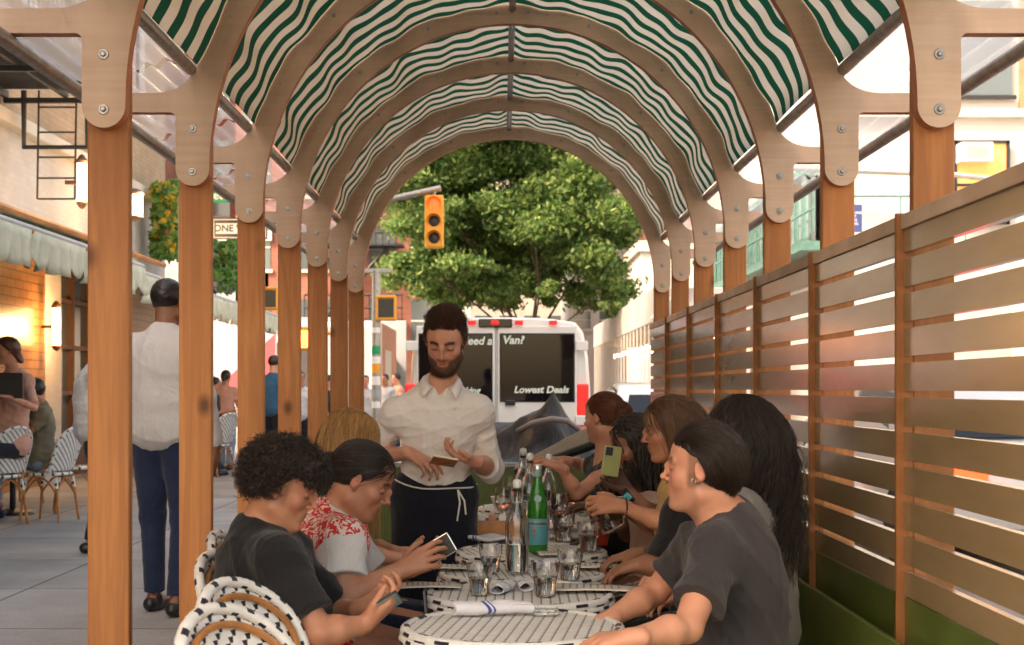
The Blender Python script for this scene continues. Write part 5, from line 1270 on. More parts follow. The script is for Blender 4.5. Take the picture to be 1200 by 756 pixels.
def cut_neck(s, c, depth=.0, r=.075, fwd=.035):
    s.ell(c['nk']+c['spine']*(.045-depth)+c['fw']*fwd, (r, r*.95, .058), c['TM'], k=.012, op='s')
def tee(mat, name='shirt', sleeve=.62, e=.014, hem=-.10, loose=.012, fold=.010, seed=1, sl_r=.062, neck=.0, nr=.075, nf=.03, label=None, belly=.01, sides=(1,1)):
    def f(c):
        s = Sdf(); c['torso'](s, e, belly=belly)
        s.ell(c['pc']+c['spine']*.03, (.165*c['g']*c['gf']+e+loose, .122*c['g']*c['gf']+e+loose, .15), c['TM'], k=.06)
        s.cone(c['at'](.6), c['at'](.1), .12*c['g'], .125*c['g']*c['gf']+loose*.5, k=.06)
        s.disp = folds(fold, seed, 1.0)
        s.plane(c['pc']+c['spine']*hem, -c['spine'])
        for i in range(2):
            if not sides[i]: continue
            S_, E_ = c['sh'][i], c['el'][i]
            s.ell(S_-c['spine']*.008, V(.054,.056,.056)*c['g']+e*.6, k=.03)
            if sleeve > 0: s.capcone(S_-c['spine']*.012, S_+(E_-S_)*sleeve, .050*c['ag']+e*.5, sl_r*c['ag'], k=.03)
        cut_neck(s, c, neck, nr, nf)
        vs, fs = s.mesh(c['h']*1.1); ob = arr_mesh(name, vs, fs, mat, c['root'], relax=1)
        if label: ob['label'] = label
    return f
def long_shirt(mat, sleeve=.5, e=.018, seed=3, rolled=True, hem=-.06, fold=.006, collar=True, name='shirt', open_v=True, bell=.0):
    def f(c):
        s = Sdf(); c['torso'](s, e, belly=.012); s.cone(c['at'](.6), c['at'](.08), .118*c['g'], .128*c['g'], k=.06)
        s.disp = folds(fold, seed, .9); s.plane(c['pc']+c['spine']*hem, -c['spine'])
        for i in range(2):
            S_, E_, W_ = c['sh'][i], c['el'][i], c['wr'][i]
            s.ell(S_-c['spine']*.008, V(.056,.058,.058)*c['g']+.006, k=.03); s.cone(S_, E_, .060*c['g'], .060, k=.025); s.ell(E_, (.062,.062,.062), k=.02)
            end = E_+(W_-E_)*sleeve
            s.capcone(E_, end, .060, .052+bell, k=.02)
            if rolled:
                a = nrm(W_-E_); s.capcone(end-a*.045, end+a*.002, .052, .053, k=.004); s.cone(end-a*.048, end-a*.046, .05, .05, k=.004)
        if open_v:
            s.ell(c['nk']+c['spine']*.05+c['fw']*.05, (.058,.07,.060), c['TM'], k=.006, op='s')
            s.cone(c['nk']+c['spine']*.01+c['fw']*.085, c['nk']-c['spine']*.075+c['fw']*.125, .030, .006, k=.006, op='s')
        else: cut_neck(s, c, 0, .07, .02)
        vs, fs = s.mesh(c['h']); arr_mesh(name, vs, fs, mat, c['root'], relax=1)
        if collar:
            # two pointed leaves folded over a stand
            nk, fw, rt, up = c['nk'], c['fw'], c['right'], c['spine']; mb = MB()
            for q in (-1, 1):
                rows = []
                for i in range(13):
                    t = i/12; a = R(180-152*t)                        # from nape to throat
                    ca, sa = math.sin(a), math.cos(a)
                    top = nk+rt*q*ca*.068+fw*(sa*.070+.012)+up*(.052-.030*t)
                    out = nk+rt*q*(ca*(.088+.004*t))+fw*(sa*.092+.012)+up*(.014-.010*t)
                    if t > .72:
                        s_ = (t-.72)/.28; out = out+rt*q*.026*s_+fw*.030*s_-up*.046*s_; top = top+fw*.012*s_-up*.018*s_
                    rows.append((top, (top+out)/2+up*.007+fw*.002, out))
                mb.add([p for r_ in rows for p in r_], [(3*i+j, 3*i+j+1, 3*i+j+4, 3*i+j+3) for i in range(12) for j in (0, 1)])
            mb.build('collar', mat, c['root'], smooth='all', solid=.004)
            mb = MB()
            for i in range(5):
                p = c['at'](.82-.16*i)+fw*(.112*c['g']+.034-.004*abs(i-1)); mb.lathe([(0,.0025),(.0055,.002),(.006,0),(.0001,-.001)], n=10, M=Matrix.Translation(p) @ Matrix(((*rt,),(*up,),(*fw,))).transposed().to_4x4())
            mb.build('button_row', 'button', c['root'], smooth=True)
    return f
def pants(mat, e=.012, name='trousers', knee_r=.066, seed=5, length=.97, top=.06):
    def f(c):
        s = Sdf(); s.ell(c['pc']+c['spine']*.01, (.165*c['g']*c['gf']+e, .121*c['g']*c['gf']+e, .125), c['TM'], k=.05)
        for i in range(2):
            s.cone(c['hip'][i], c['kn'][i], .092*c['gf']+e, knee_r+e*.5, k=.04)
            s.capcone(c['kn'][i], c['kn'][i]+(c['an'][i]-c['kn'][i])*length, knee_r+e*.4, .052+e*.4, k=.03)
        s.disp = folds(.004, seed, .9); s.plane(c['pc']+c['spine']*top, c['spine'])
        vs, fs = s.mesh(c['h']*1.3); arr_mesh(name, vs, fs, mat, c['root'], relax=1)
    return f
def shoes(mat, sole='button'):
    def f(c):
        for i in range(2):
            ft = c['ft']; a = c['an'][i]; s = Sdf(); z = -a[2]+0.0
            s.cone(a-ft*.05+V(0,0,z+.045), a+ft*.14+V(0,0,z+.035), .042, .034, k=.02); s.cone(a+V(0,0,-.02), a+V(0,0,z+.05), .045, .045, k=.02)
            s.plane(a+V(0,0,z+.005), (0,0,-1)); vs, fs = s.mesh(c['h']*1.4); arr_mesh('shoe', vs, fs, mat, c['root'])
    return f

# ---------------- hair ----------------
def scalp_points(c, n, mask, rs, lift=1.0):
    out = []
    while sum(len(x) for x in out) < n:
        d = rs.normal(size=(n*2, 3)); d /= np.linalg.norm(d, axis=1)[:, None]
        q = d*V(.078,.098,.085)*lift+V(0,-.014,.036)
        out.append(q[mask(q)])
    return np.concatenate(out)[:n]
def hairline(front=.070, side=.02, nape=-.06, up=.0):
    """keeps skull points behind the hairline; values in head units"""
    def m(q):
        x, y, z = q.T; ax = np.abs(x)
        lim = np.where(y > .02, front-(ax*.25), np.where(y > -.01, side, nape+np.clip((y+.09)*.4, 0, .03)))
        lim = np.where((y > -.01) & (y <= .055), np.minimum(front, side+(y+.01)*1.1), lim)
        return z > lim+up
    return m
def grow(c, n, steps, length, mask, flow, seed=0, push=(.080,.100,.088), jit=.25, lenvar=.3, body=1.0, lift=1.0, clump=0):
    rs = np.random.RandomState(seed); q = scalp_points(c, n, mask, rs, lift); N = len(q)
    hs = c['hs']; M = c['M']; pts = [q*hs]; rnd = rs.normal(size=(N, 3))
    ctr = V(0,-.014,.036)*hs; d = (q*hs-ctr); d /= np.linalg.norm(d, axis=1)[:, None]
    st = length/steps*(1+lenvar*(rs.rand(N)-.7))[:, None]; down = c['M'].T@V(0,0,-1)
    layer = 1+rs.rand(N)[:, None]*.10
    caps = []
    if body:
        for a, b_, r_ in [(c['nk'], c['hc']-c['M'][:, 2]*.05, .058), (c['at'](.85), c['at'](.3), .128*c['g']*body)]+[(c['at'](.88), s_, .066*c['g']*body) for s_ in c['sh']]:
            caps.append(((a-c['hc'])@M, (b_-c['hc'])@M, r_))
    p = q*hs
    for i in range(steps):
        t = i/steps
        d = flow(p/hs, d, t, rnd, q, down)+jit*rs.normal(size=(N, 3))*.5
        d /= np.linalg.norm(d, axis=1)[:, None]
        p = p+d*st
        e = (p-ctr)/(V(push)*hs*layer); l = np.linalg.norm(e, axis=1)
        p = np.where((l < 1)[:, None], ctr+e/np.maximum(l, 1e-6)[:, None]*(V(push)*hs*layer), p)
        for a, b_, r_ in caps:
            ba = b_-a; tt = np.clip((p-a)@ba/ba.dot(ba), 0, 1); w_ = p-a-tt[:, None]*ba; l = np.linalg.norm(w_, axis=1); rr = r_*layer[:, 0]
            p = np.where((l < rr)[:, None], a+tt[:, None]*ba+w_/np.maximum(l, 1e-6)[:, None]*rr[:, None], p)
        pts.append(p.copy())
    cv = np.stack(pts, 1)
    return c['hc']+cv@M.T
def curl_up(cv, amp, freq, seed=0, start=.0):
    rs = np.random.RandomState(seed); N, K, _ = cv.shape
    t = np.gradient(cv, axis=1); t /= np.maximum(np.linalg.norm(t, axis=2, keepdims=True), 1e-9)
    u = np.cross(t, rs.normal(size=(N, 1, 3))); u /= np.maximum(np.linalg.norm(u, axis=2, keepdims=True), 1e-9); v = np.cross(t, u)
    k = np.linspace(0, 1, K)[None, :, None]; ph = rs.rand(N, 1, 1)*6.28; fr = freq*(.7+.6*rs.rand(N, 1, 1)); am = amp*(.6+.8*rs.rand(N, 1, 1))*np.clip((k-start)*4, 0, 1)
    return cv+am*(u*np.cos(fr*k*6.28+ph)+v*np.sin(fr*k*6.28+ph))
def hair_cap(c, mask_cut, grow_=.006, mat='hair_black', extra=None, rough=.004, seed=2, name='hair_mass'):
    hs, M, hc = c['hs'], c['M'], c['hc']; s = Sdf(); T = lambda x, y, z: hc+M@(V(x, y, z)*hs)
    s.ell(T(0,-.014,.036), V(.0775+grow_,.0975+grow_,.084+grow_)*hs, M, k=.02)
    if extra: extra(s, T, M, hs)
    s.disp = folds(rough, seed, 3.2, (1,1,.6))
    for p_, n_ in mask_cut: s.plane(T(*p_), M@V(n_))
    vs, fs = s.mesh(c['h']); ob = arr_mesh(name, vs, fs, mat, c['root'])
    vcol(ob, 'strand', np.full((len(vs), 3), .12)); return ob
def st_curly(mat, n=2600, vol=.05, length=.05, lift=1.06, seed=1, front=.055, side=.035, top=1.0, fall=.35):
    def f(c):
        def extra(s, T, M, hs):
            s.ell(T(0,.020,.085), V(.078,.092,.048)*hs*(1+vol), M, k=.03); s.ell(T(0,-.05,.045), V(.080,.062,.07)*hs, M, k=.03)
        hair_cap(c, [((0,.040,.055), (0,.75,-.66)), ((0,-.01,-.010), (0,.25,-1)), ], .010, mat, extra, .007)
        def flow(p, d, t, r, q, dn):
            o = p-V(0,-.01,.03); o /= np.linalg.norm(o, axis=1)[:, None]
            fwd = V(0,.8,.1)*smooth01(q[:, 1:2], -.03, .05)
            return o*(1.0-t*.6)+r*.45+fwd+dn*fall*t*1.5
        cv = grow(c, n, 14, length, hairline(front, side, -.035), flow, seed, jit=.45, body=False, lift=lift, lenvar=.9)
        strands('hair', curl_up(cv, .0085, 2.4, seed), mat, c['root'], None, .0013, seed=seed)
    return f
def st_short(mat, n=4200, seed=1, length=.05, front=.072, side=.03, nape=-.05, dirv=(0,.15,1), back=(0,-.6,.3), cap=.004, up=.5, cuts=None, jit=.2, push=(.0815,.1015,.0895), r=.0009, extra=None, flat=0):
    def f(c):
        hair_cap(c, cuts or [((0,.062,.070), (0,.80,-.6)), ((0,.0,-.004), (0,.55,-.9)), ((0,-.05,-.055), (0,-.1,-1))], cap, mat, extra, .003)
        def flow(p, d, t, r_, q, dn):
            o = p-V(0,-.01,.03); o /= np.linalg.norm(o, axis=1)[:, None]; w_ = np.maximum(smooth01(q[:, 2:3], .05, .11), smooth01(q[:, 1:2], .015, .04))
            d_ = o*(.55*up*w_+.05)+V(dirv)*w_*(1-t*.3)+V(back)*(.25+t)*1.1+(1-w_)*dn*1.2+r_*.08
            if flat: d_ = d_+dn*smooth01(-p[:, 1:2], .02, .07)*1.6; d_ = d_-o*(d_*o).sum(1)[:, None]*flat+o*.06
            return d_
        cv = grow(c, n, 8, length, hairline(front, side, nape), flow, seed, push, jit, body=False, lift=1.03)
        strands('hair', cv, mat, c['root'], None, r, seed=seed)
    return f
def st_long(mat, n=4500, length=.38, seed=1, front=.075, wave=0, curl=(0, 0), part=0, back=.5, cap=.008, width=.0, steps=22, r=.0009, ear=None, cuts=None, nape=-.06, out=.16, side=.025, fwdfall=0, body=1.0):
    def f(c):
        hair_cap(c, cuts or [((0,.058,.066), (0,.80,-.6)), ((0,.012,-.01), (0,.9,-.4)), ((0,-.06,-.06), (0,0,-1))], cap, mat, None, .004)
        def flow(p, d, t, r_, q, dn):
            o = p-V(0,-.014,.036); o /= np.linalg.norm(o, axis=1)[:, None]
            sd = np.sign(p[:, :1]-part*.02)*V(1,0,0)
            start = 1-smooth01(np.full((len(p), 1), t), .0, .25)
            return d*(.30+.4*t)+start*(o*.02+sd*.22+V(0,-back*.6,0))+dn*(.55+.9*t)+o*out*(1-t)+r_*.05+V(0,-1,0)*.35*back*smooth01(p[:, 1:2], -.02, .06)+V(0,1,0)*fwdfall*t
        cv = grow(c, n, steps, length, hairline(front, side, nape), flow, seed, (.083,.103,.090), .10, lenvar=.35, body=body)
        if curl[0]: cv = curl_up(cv, curl[0], curl[1], seed, .15)
        strands('hair', cv, mat, c['root'], None, r, seed=seed)
    return f
def st_tied(mat, n=2200, seed=1, bun=(0,-.115,.02), bunr=(.03,.03,.04), front=.070, side=.02, tail=None, tail_n=900, messy=.0, nape=-.06, cuts=None, cap=.004):
    def f(c):
        hs = c['hs']
        def extra(s, T, M, hs):
            if bunr: s.ell(T(*bun), V(bunr)*hs*.92, M, k=.02)
        hair_cap(c, cuts or [((0,.056,.066), (0,.82,-.57)), ((0,.004,.0), (0,.75,-.66)), ((0,-.05,-.058), (0,-.2,-1))], cap, mat, extra, .003)
        B = V(bun)
        def flow(p, d, t, r_, q, dn):
            o = p-V(0,-.014,.036); o /= np.linalg.norm(o, axis=1)[:, None]; tg = B-p; tg /= np.maximum(np.linalg.norm(tg, axis=1), .01)[:, None]
            return tg+o*(.25-.2*t)+r_*(.05+messy)
        cv = grow(c, n, 14, .17, hairline(front, side, nape), flow, seed, (.0805,.1005,.0885), .06+messy, body=False, lenvar=.5)
        strands('hair', cv, mat, c['root'], None, .0009, seed=seed)
        if bunr:
            rs = np.random.RandomState(seed+5); m = 500; d0 = rs.normal(size=(m, 3)); d0 /= np.linalg.norm(d0, axis=1)[:, None]
            ax = rs.normal(size=(m, 3)); ax = np.cross(d0, ax); ax /= np.linalg.norm(ax, axis=1)[:, None]
            a = np.linspace(0, 2.2, 12)[None, :, None]; rr = (1+.08*rs.rand(m, 1, 1)+messy*.8*rs.rand(m, 1, 1))
            q = (d0[:, None]*np.cos(a)+ax[:, None]*np.sin(a))*V(bunr)*hs*rr+B*hs
            strands('bun', c['hc']+q@c['M'].T, mat, c['root'], None, .0011, seed=seed+6)
        if tail:
            L_, = tail if isinstance(tail, tuple) else (tail,)
            rs = np.random.RandomState(seed+9); m = tail_n; st = c['hc']+(B*hs+rs.normal(size=(m, 3))*.012)@c['M'].T
            K = 14; t = np.linspace(0, 1, K)[None, :, None]; dirn = c['M']@V(0,-.6,.1)
            q = st[:, None]+dirn*.06*np.sin(t*1.5)+V(0,0,-1)*L_*t*(.7+.3*rs.rand(m, 1, 1))+rs.normal(size=(m, 1, 3))*.02*t
            strands('ponytail', q, mat, c['root'], None, .0011, seed=seed+6)
    return f
def beard(mat, n=1200, length=.02, seed=3, full=1.0, r=.0007):
    def f(c):
        rs = np.random.RandomState(seed); hs, M, hc = c['hs'], c['M'], c['hc']
        q = (c['vs']-hc)@M/hs; x, y, z = q.T; ax = np.abs(x)
        jaw = (z < -.042-(.052-ax)*.55)&(y > .0)&(z > -.135)&(ax < .075); side = (ax > .052)&(z < .005)&(z > -.05)&(y > .0)&(y < .024)
        mst = (np.abs(z+.0455+ax*.12) < .0055)&(ax < .026)&(y > .07)&(ax > .002); lip = (ax < .0225)&(z > -.0715)&(z < -.048)
        ok = (jaw|side|mst)&~(lip&~mst)&((z < -.078)|(ax > .026)|mst); idx = np.argwhere(ok)[:, 0]
        if len(idx) == 0: return
        i = idx[rs.randint(len(idx), size=n)]; p = q[i]*hs+rs.normal(size=(n, 3))*.0012
        d = p-V(0,.0,-.03); d /= np.linalg.norm(d, axis=1)[:, None]; K = 5; t = np.linspace(0, 1, K)[None, :, None]; rn = rs.normal(size=(n, 1, 3))*.22
        low = smooth01(-q[i, 2:3], .06, .10); L_ = length*(.45+.55*low*full)*(.6+.6*rs.rand(n, 1))
        cv = p[:, None]-d[:, None]*.002+t*L_[:, :, None]*(d[:, None]*(.75-.3*t)+V(0,.05,-.6)*(.3+t)+rn)
        strands('beard', hc+cv@M.T, mat, c['root'], None, r, seed=seed)
    return f
# ---------------- clothing materials ----------------
cloth_mat('tee_charcoal', (.045,.040,.043), .9, .2); cloth_mat('tee_black', (.012,.011,.012), .85); cloth_mat('white_cotton', (.62,.59,.58), .8, .06, bump=.35); cloth_mat('shirt_cream', (.86,.79,.74), .75, .04, bump=.25)
cloth_mat('beige_twill', (.34,.25,.17), .9); cloth_mat('navy_cloth', (.010,.011,.020), .8); cloth_mat('denim_navy', (.018,.028,.07), .85, .3); cloth_mat('jeans_light', (.25,.32,.42), .9); cloth_mat('yellow_knit', (.60,.36,.08), .8, .1)
cloth_mat('grey_knit', (.30,.28,.27), .9, .1); cloth_mat('pink_cotton', (.55,.36,.28), .85); cloth_mat('olive_tee', (.20,.17,.11), .9); cloth_mat('blue_tee', (.03,.10,.19), .85); cloth_mat('pink_top', (.6,.33,.25), .85); cloth_mat('pale_stripe', (.5,.5,.52), .85)
m, nt, b = newmat('red_print', (.5,.02,.02), .8); v = _tex(nt, 'Object'); n = _noise(nt, v, 34, 2, 2.2)
nt.links.new(_ramp(nt, n, [(.50, (.52,.018,.015)), (.53, (.66,.55,.50))]), b.inputs['Base Color']); _bump(nt, _noise(nt, v, 12, 4), .3, .02, b)
m, nt, b = newmat('zebra', (.3,.3,.3), .8); n = _noise(nt, _tex(nt, 'Object', (1,3,1)), 14, 2, 1.5); nt.links.new(_ramp(nt, n, [(.49, (.02,.02,.02)), (.53, (.5,.42,.36))]), b.inputs['Base Color'])
newmat('button', (.75,.72,.68), .4)
DN = (0,0,-1)
def hnd(f, p, side, **k): return dict(fwd=V(f), palm=V(p), side=side, **k)
def legs_l(px, py, d=1, spread=.10, knee=.42, zk=.50, ank=.08, floor=0.0, ax=.0):
    # seated legs pointing along d (+1: +X, -1: -X)
    return dict(kn=[(px+d*knee, py-d*spread, zk), (px+d*knee, py+d*spread, zk)], an=[(px+d*(knee-ax), py-d*spread, ank), (px+d*(knee-ax), py+d*spread, ank)], foot=V(d,0,0))
def pv(*a): return V(P(*a))

# waiter
def spikes(c):      # loose upright locks that break the outline of the waiter's hair
    def flow(p, d, t, r_, q, dn):
        o = p-V(0,-.01,.03); o /= np.linalg.norm(o, axis=1)[:, None]; return o*.8+V(0,.25,.8)*smooth01(q[:, 2:3], .07, .11)+V(0,-.5,0)*t+r_*.35
    strands('loose_locks', grow(c, 1100, 7, .034, hairline(.088, .07, .05), flow, 21, jit=.3, body=False, lift=1.05), 'hair_dark', c['root'], None, .0011, seed=22)
def apron(c):
    s = Sdf(); pc, fw, up, rt = c['pc'], c['fw'], c['spine'], c['right']; s.ell(pc+up*.04, (.170,.128,.13), c['TM'], k=.04)
    for q in (-1, 1): s.cone(pc+rt*q*.055+up*.0, pc+rt*q*.075-V(0,0,.55), .125, .125, k=.08)
    s.disp = folds(.005, 6, .7, (1,1,.25)); s.plane(pc+up*.125, up); s.plane(pc-V(0,0,.52), DN)
    vs, fs = s.mesh(.005); a = arr_mesh('apron', vs, fs, 'navy_cloth', c['root'], relax=1)
    mb = MB(); mb.tube([pc+up*(.085+.004*math.sin(i))+rt*.178*math.cos(PI*i/12)+fw*.150*math.sin(PI*i/12) for i in range(13)], .0035, 6)
    k = pc+up*.083+rt*-.10+fw*.135; mb.tube([k, k+fw*.02-up*.05-rt*.012, k+fw*.012-up*.13-rt*.005], .0045, 6); mb.tube([k, k+fw*.02-up*.04-rt*.03, k+fw*.015-up*.10-rt*.04], .004, 6)
    mb.build('apron_string', 'paper', c['root'], smooth=True)
person('waiter in white shirt and dark apron, standing and looking down', dict(
  head=(pv(522,400,5.93), (-.13,-.90,-.46), (0,-.3,1)), neck=pv(517,451,6.02), pel=pv(509,586,6.10), hs=1.02,
  sh=[pv(465,484,6.03), pv(560,482,6.03)], el=[pv(440,535,6.18), pv(573,548,6.16)], wr=[pv(479,531,5.93), pv(556,541,5.88)],
  hand=[hnd((.80,-.25,-.42), (.25,.25,-.9), -1, curl=(22,32,40,48), spread=8), hnd((-.90,-.25,.30), (.1,-.1,1), 1, curl=(30,34,38,42))],
  kn=[(-.38,6.06,.50), (-.18,6.10,.50)], an=[(-.39,6.14,.08), (-.17,6.16,.08)], skin='skin_light', build=.93, girth=.92, bend=.0, jaw=1.1,
  face=dict(brow=.07, thick=1.6, beard=.8, lips=(.72,.48,.45), beard_col=.22),
  neckr=.92, wear=[long_shirt('shirt_cream', sleeve=.22, e=.015, seed=8, fold=.0065, hem=.095), pants('navy_cloth', .012), shoes('paint_black'), apron],
  hair=[st_short('hair_dark', n=9000, length=.028, front=.084, dirv=(0,.10,.9), back=(0,-.45,.1), up=.5, cuts=[((0,.026,.098), (0,.80,-.6)), ((0,.0,.010), (0,.55,-.9)), ((0,-.05,-.05), (0,-.1,-1))], side=.01, nape=-.055, jit=.5, r=.0008), beard('hair_dark', 5200, .010, r=.0005), lambda c: spikes(c)]), h=.0042)
t = thing('order_pad', 'small pale order pad held in the waiter\'s fingers', 'pad', pv(520,541,5.82), R(10)); t.rotation_euler = (R(-25), R(10), R(15))
MB().box((-.05,-.035,0),(.05,.035,.008)).build('sheets', 'paper', t); MB().box((-.052,-.037,-.003),(.052,.037,-.0002)).build('backing', 'rattan', t)

# man in charcoal T-shirt, right
pe = pv(862,806,3.97)
person('man in a charcoal T-shirt with swept back dark hair sitting on the green bench', dict(
  head=(pv(823,551,3.90), (-.93,.33,.05), (0,0,1)), neck=pv(852,606,3.93), pel=pe, sh=[pv(818,640,4.13), pv(838,648,3.76)], el=[pv(768,694,4.17), pv(806,736,3.58)], wr=[pv(712,727,4.04), pv(742,748,3.44)],
  hand=[hnd((-.95,-.1,-.3), (.1,0,-1), -1, curl=(40,45,50,55)), hnd((-1,.15,-.1), (0,.2,-1), 1, curl=40)], bend=.02, girth=.95, build=.98, hs=1.0,
  skin='skin_light', face=dict(brow=.25, fade=.45, lips=(.80,.5,.46), stubble=.25), **legs_l(pe[0], pe[1], -1),
  wear=[tee('tee_charcoal', sleeve=.70, e=.016, seed=12, sl_r=.074, fold=.011, nf=.02), pants('beige_twill')],
  hair=[st_short('hair_black', n=7000, length=.085, front=.070, side=.040, nape=-.040, dirv=(0,-.5,.35), back=(0,-1.2,-.1), up=.30, jit=.16, push=(.0805,.1005,.089), r=.0008, flat=.9,
        cuts=[((0,.055,.072), (0,.85,-.52)), ((0,.0,.035), (0,.5,-.86)), ((0,-.05,-.04), (0,.2,-1))], cap=.006)]), h=.0038)
t = thing('earring', 'small gold hoop earring on the man in charcoal', 'earring', pv(813,561,3.82)); MB().tube([(.006*math.cos(a), 0, -.006+.006*math.sin(a)) for a in [2*PI*i/16 for i in range(16)]], .0013, 6, closed=True).build('hoop', 'metal_shiny', t, smooth=True)

# curly haired boy, left
pe = pv(336,802,4.06)
person('boy in a black T-shirt with thick curly hair looking down at a phone', dict(
  hs=.96, head=(pv(332,571,4.05), (.94,.02,-.34), (.3,0,1)), neck=pv(306,620,4.06), pel=pe, sh=[pv(328,655,3.88), pv(336,648,4.22)], el=[pv(374,742,3.78), pv(392,722,4.30)], wr=[pv(427,732,3.86), pv(424,712,4.12)],
  hand=[hnd((.75,.25,.55), (-.5,.3,.6), -1, curl=(45,52,58,62), thumb=20), hnd((.9,-.2,.35), (-.2,-.2,1), 1, curl=(40,46,50,55))], bend=.03, girth=.98, build=.98, skin='skin_tan',
  face=dict(brow=.3, fade=.35), **legs_l(pe[0], pe[1], 1),
  wear=[tee('tee_black', sleeve=.80, e=.018, seed=22, sl_r=.080, fold=.011, nf=.03), pants('navy_cloth')],
  hair=[st_curly('hair_black', n=6000, vol=-.03, length=.044, lift=1.02, seed=4, front=.050, side=.035, fall=.4)]), h=.0038)
t = thing('phone', 'dark phone held low by the curly haired boy', 'phone', pv(455,706,3.90)); t.rotation_euler = (R(68), R(-30), R(8))
MB().box((-.036,-.0045,-.070),(.036,.0045,.070)).build('body', 'paint_black', t, bevel=.004); MB().box((-.033,-.0056,-.070),(.033,-.0046,.070)).build('screen', 'label_grey', t)

# woman in the red dress
pe = pv(356,755,4.66)
def lapel(c): pass
person('woman with tied back black hair in a red patterned dress over white sleeves', dict(
  head=(pv(424,564,4.60), (.89,-.03,-.45), (.45,0,.9)), neck=pv(390,604,4.62), pel=pe, male=False, sh=[pv(402,634,4.42), pv(404,626,4.82)], el=[pv(402,704,4.34), pv(440,690,4.86)], wr=[pv(470,668,4.42), pv(478,668,4.66)],
  hand=[hnd((.86,.1,.42), (.05,.7,-.3), -1, curl=(24,28,34,40), thumb=30), hnd((.85,-.1,.45), (0,-.7,.3), 1, curl=(30,34,38,42))], bend=.05, girth=1.28, build=1.08, arm=1.12, neckr=1.05, bust=1, jaw=1.15, hs=1.0,
  skin='skin_olive', face=dict(brow=.15, thick=1.2, lips=(.72,.42,.40)), **legs_l(pe[0], pe[1], 1),
  wear=[tee('white_cotton', name='sleeves', sleeve=.66, e=.016, seed=31, sl_r=.084, fold=.005, neck=-.01, hem=-.05), 
        tee('red_print', name='dress', sleeve=0, e=.021, seed=32, fold=.005, neck=.02, nr=.085, hem=-.16, sides=(0,0), loose=.02), 
        pants('red_print', .03, 'skirt')],
  hair=[st_tied('hair_black', n=3600, seed=3, bun=(0,-.118,-.010), bunr=(.036,.038,.050), front=.064, messy=.02, tail=.30, tail_n=500)]), h=.0042)
t = thing('phone', 'silver phone between the fingers of the woman in red', 'phone', pv(508,647,4.52)); t.rotation_euler = (0, R(60), R(0))
MB().box((-.034,-.0045,-.07),(.034,.0045,.07)).build('body', 'metal_shiny', t, bevel=.004); MB().box((-.031,-.0056,-.066),(.031,-.0046,.066)).build('screen', 'paint_black', t)
t = thing('handbag', 'black bag with a small charm tucked between the boy and the closest table', 'bag', (-.24, 4.42, .50))
s = Sdf(); s.cone((0,-.07,.05), (0,.07,.05), .06, .06, k=.03); s.cone((.01,-.06,.14), (.01,.06,.14), .045, .045, k=.05); vs, fs = s.mesh(.006); arr_mesh('body', vs, fs, 'tee_black', t)
MB().tube([(.01,-.06,.17),(.0,-.03,.27),(0,.03,.27),(.01,.06,.17)], .007, 7).build('strap', 'paint_black', t, smooth=True); MB().lathe([(0,0),(.012,.01),(.012,.035),(0,.045)], (.055,-.06,.03), 10).build('charm', 'flower_lilac', t)

# person with long blond hair
pe = pv(372,712,5.40)
person('person with long straight blond hair sitting beyond the woman in red', dict(
  head=(pv(412,520,5.36), (.90,.30,-.30), (.3,0,1)), neck=pv(394,574,5.36), pel=pe, male=False, sh=[pv(400,590,5.2), pv(402,585,5.54)], el=[pv(425,650,5.16), pv(430,640,5.6)], wr=[pv(470,655,5.22), pv(470,648,5.45)],
  hand=[hnd((1,.1,.1), DN, -1), hnd((1,-.1,.1), DN, 1)], bend=.03, skin='skin_light', **legs_l(pe[0], pe[1], 1), wear=[tee('white_cotton', sleeve=.5, seed=41), pants('denim_navy')],
  hair=[st_long('hair_blond', n=9000, length=.44, seed=5, back=.25, r=.0009, out=.0, body=.45)]), h=.006)

# woman with long dark curls, right
pe = pv(882,752,4.60)
person('woman with long dark curly hair in a grey top, back half turned, beside the fence', dict(
  head=(pv(866,510,4.58), (-.93,.36,-.08), (0,0,1)), neck=pv(878,566,4.60), pel=pe, male=False, sh=[pv(862,594,4.80), pv(868,600,4.42)], el=[pv(840,660,4.85), pv(862,670,4.36)], wr=[pv(800,672,4.75), pv(815,700,4.36)],
  hand=[hnd((-1,0,0), DN, -1), hnd((-1,0,0), DN, 1)], bend=.02, girth=.88, skin='skin_light', **legs_l(pe[0], pe[1], -1),
  wear=[tee('grey_knit', sleeve=.8, seed=51, fold=.008, hem=-.14), pants('denim_navy')],
  hair=[st_long('hair_black', n=7500, length=.46, seed=6, curl=(.012, 3.5), back=1.0, r=.0010, out=.0, front=.070, body=.5)]), h=.005)

# person in black hidden behind the man in charcoal
pe = pv(842,730,4.92)
person('person in a black T-shirt hidden behind the man in charcoal', dict(
  head=(pv(846,534,4.95), (-1,.1,-.1), (0,0,1)), neck=pv(828,578,4.95), pel=pe, sh=[pv(800,600,5.10), pv(798,604,4.78)], el=[pv(778,655,5.15), pv(776,662,4.72)], wr=[pv(745,650,5.0), pv(747,662,4.74)],
  hand=[hnd((-1,0,-.2), DN, -1, curl=45), hnd((-.9,.1,-.3), DN, 1, curl=45)], bend=.0, skin='skin_brown', **legs_l(pe[0], pe[1], -1), wear=[tee('tee_black', sleeve=.95, seed=61, loose=.02, sl_r=.068), pants('navy_cloth')], hair=[lambda c: hair_cap(c, [((0,.05,.06), (0,.8,-.6)), ((0,0,-.02), (0,.3,-1))])]), h=.006)

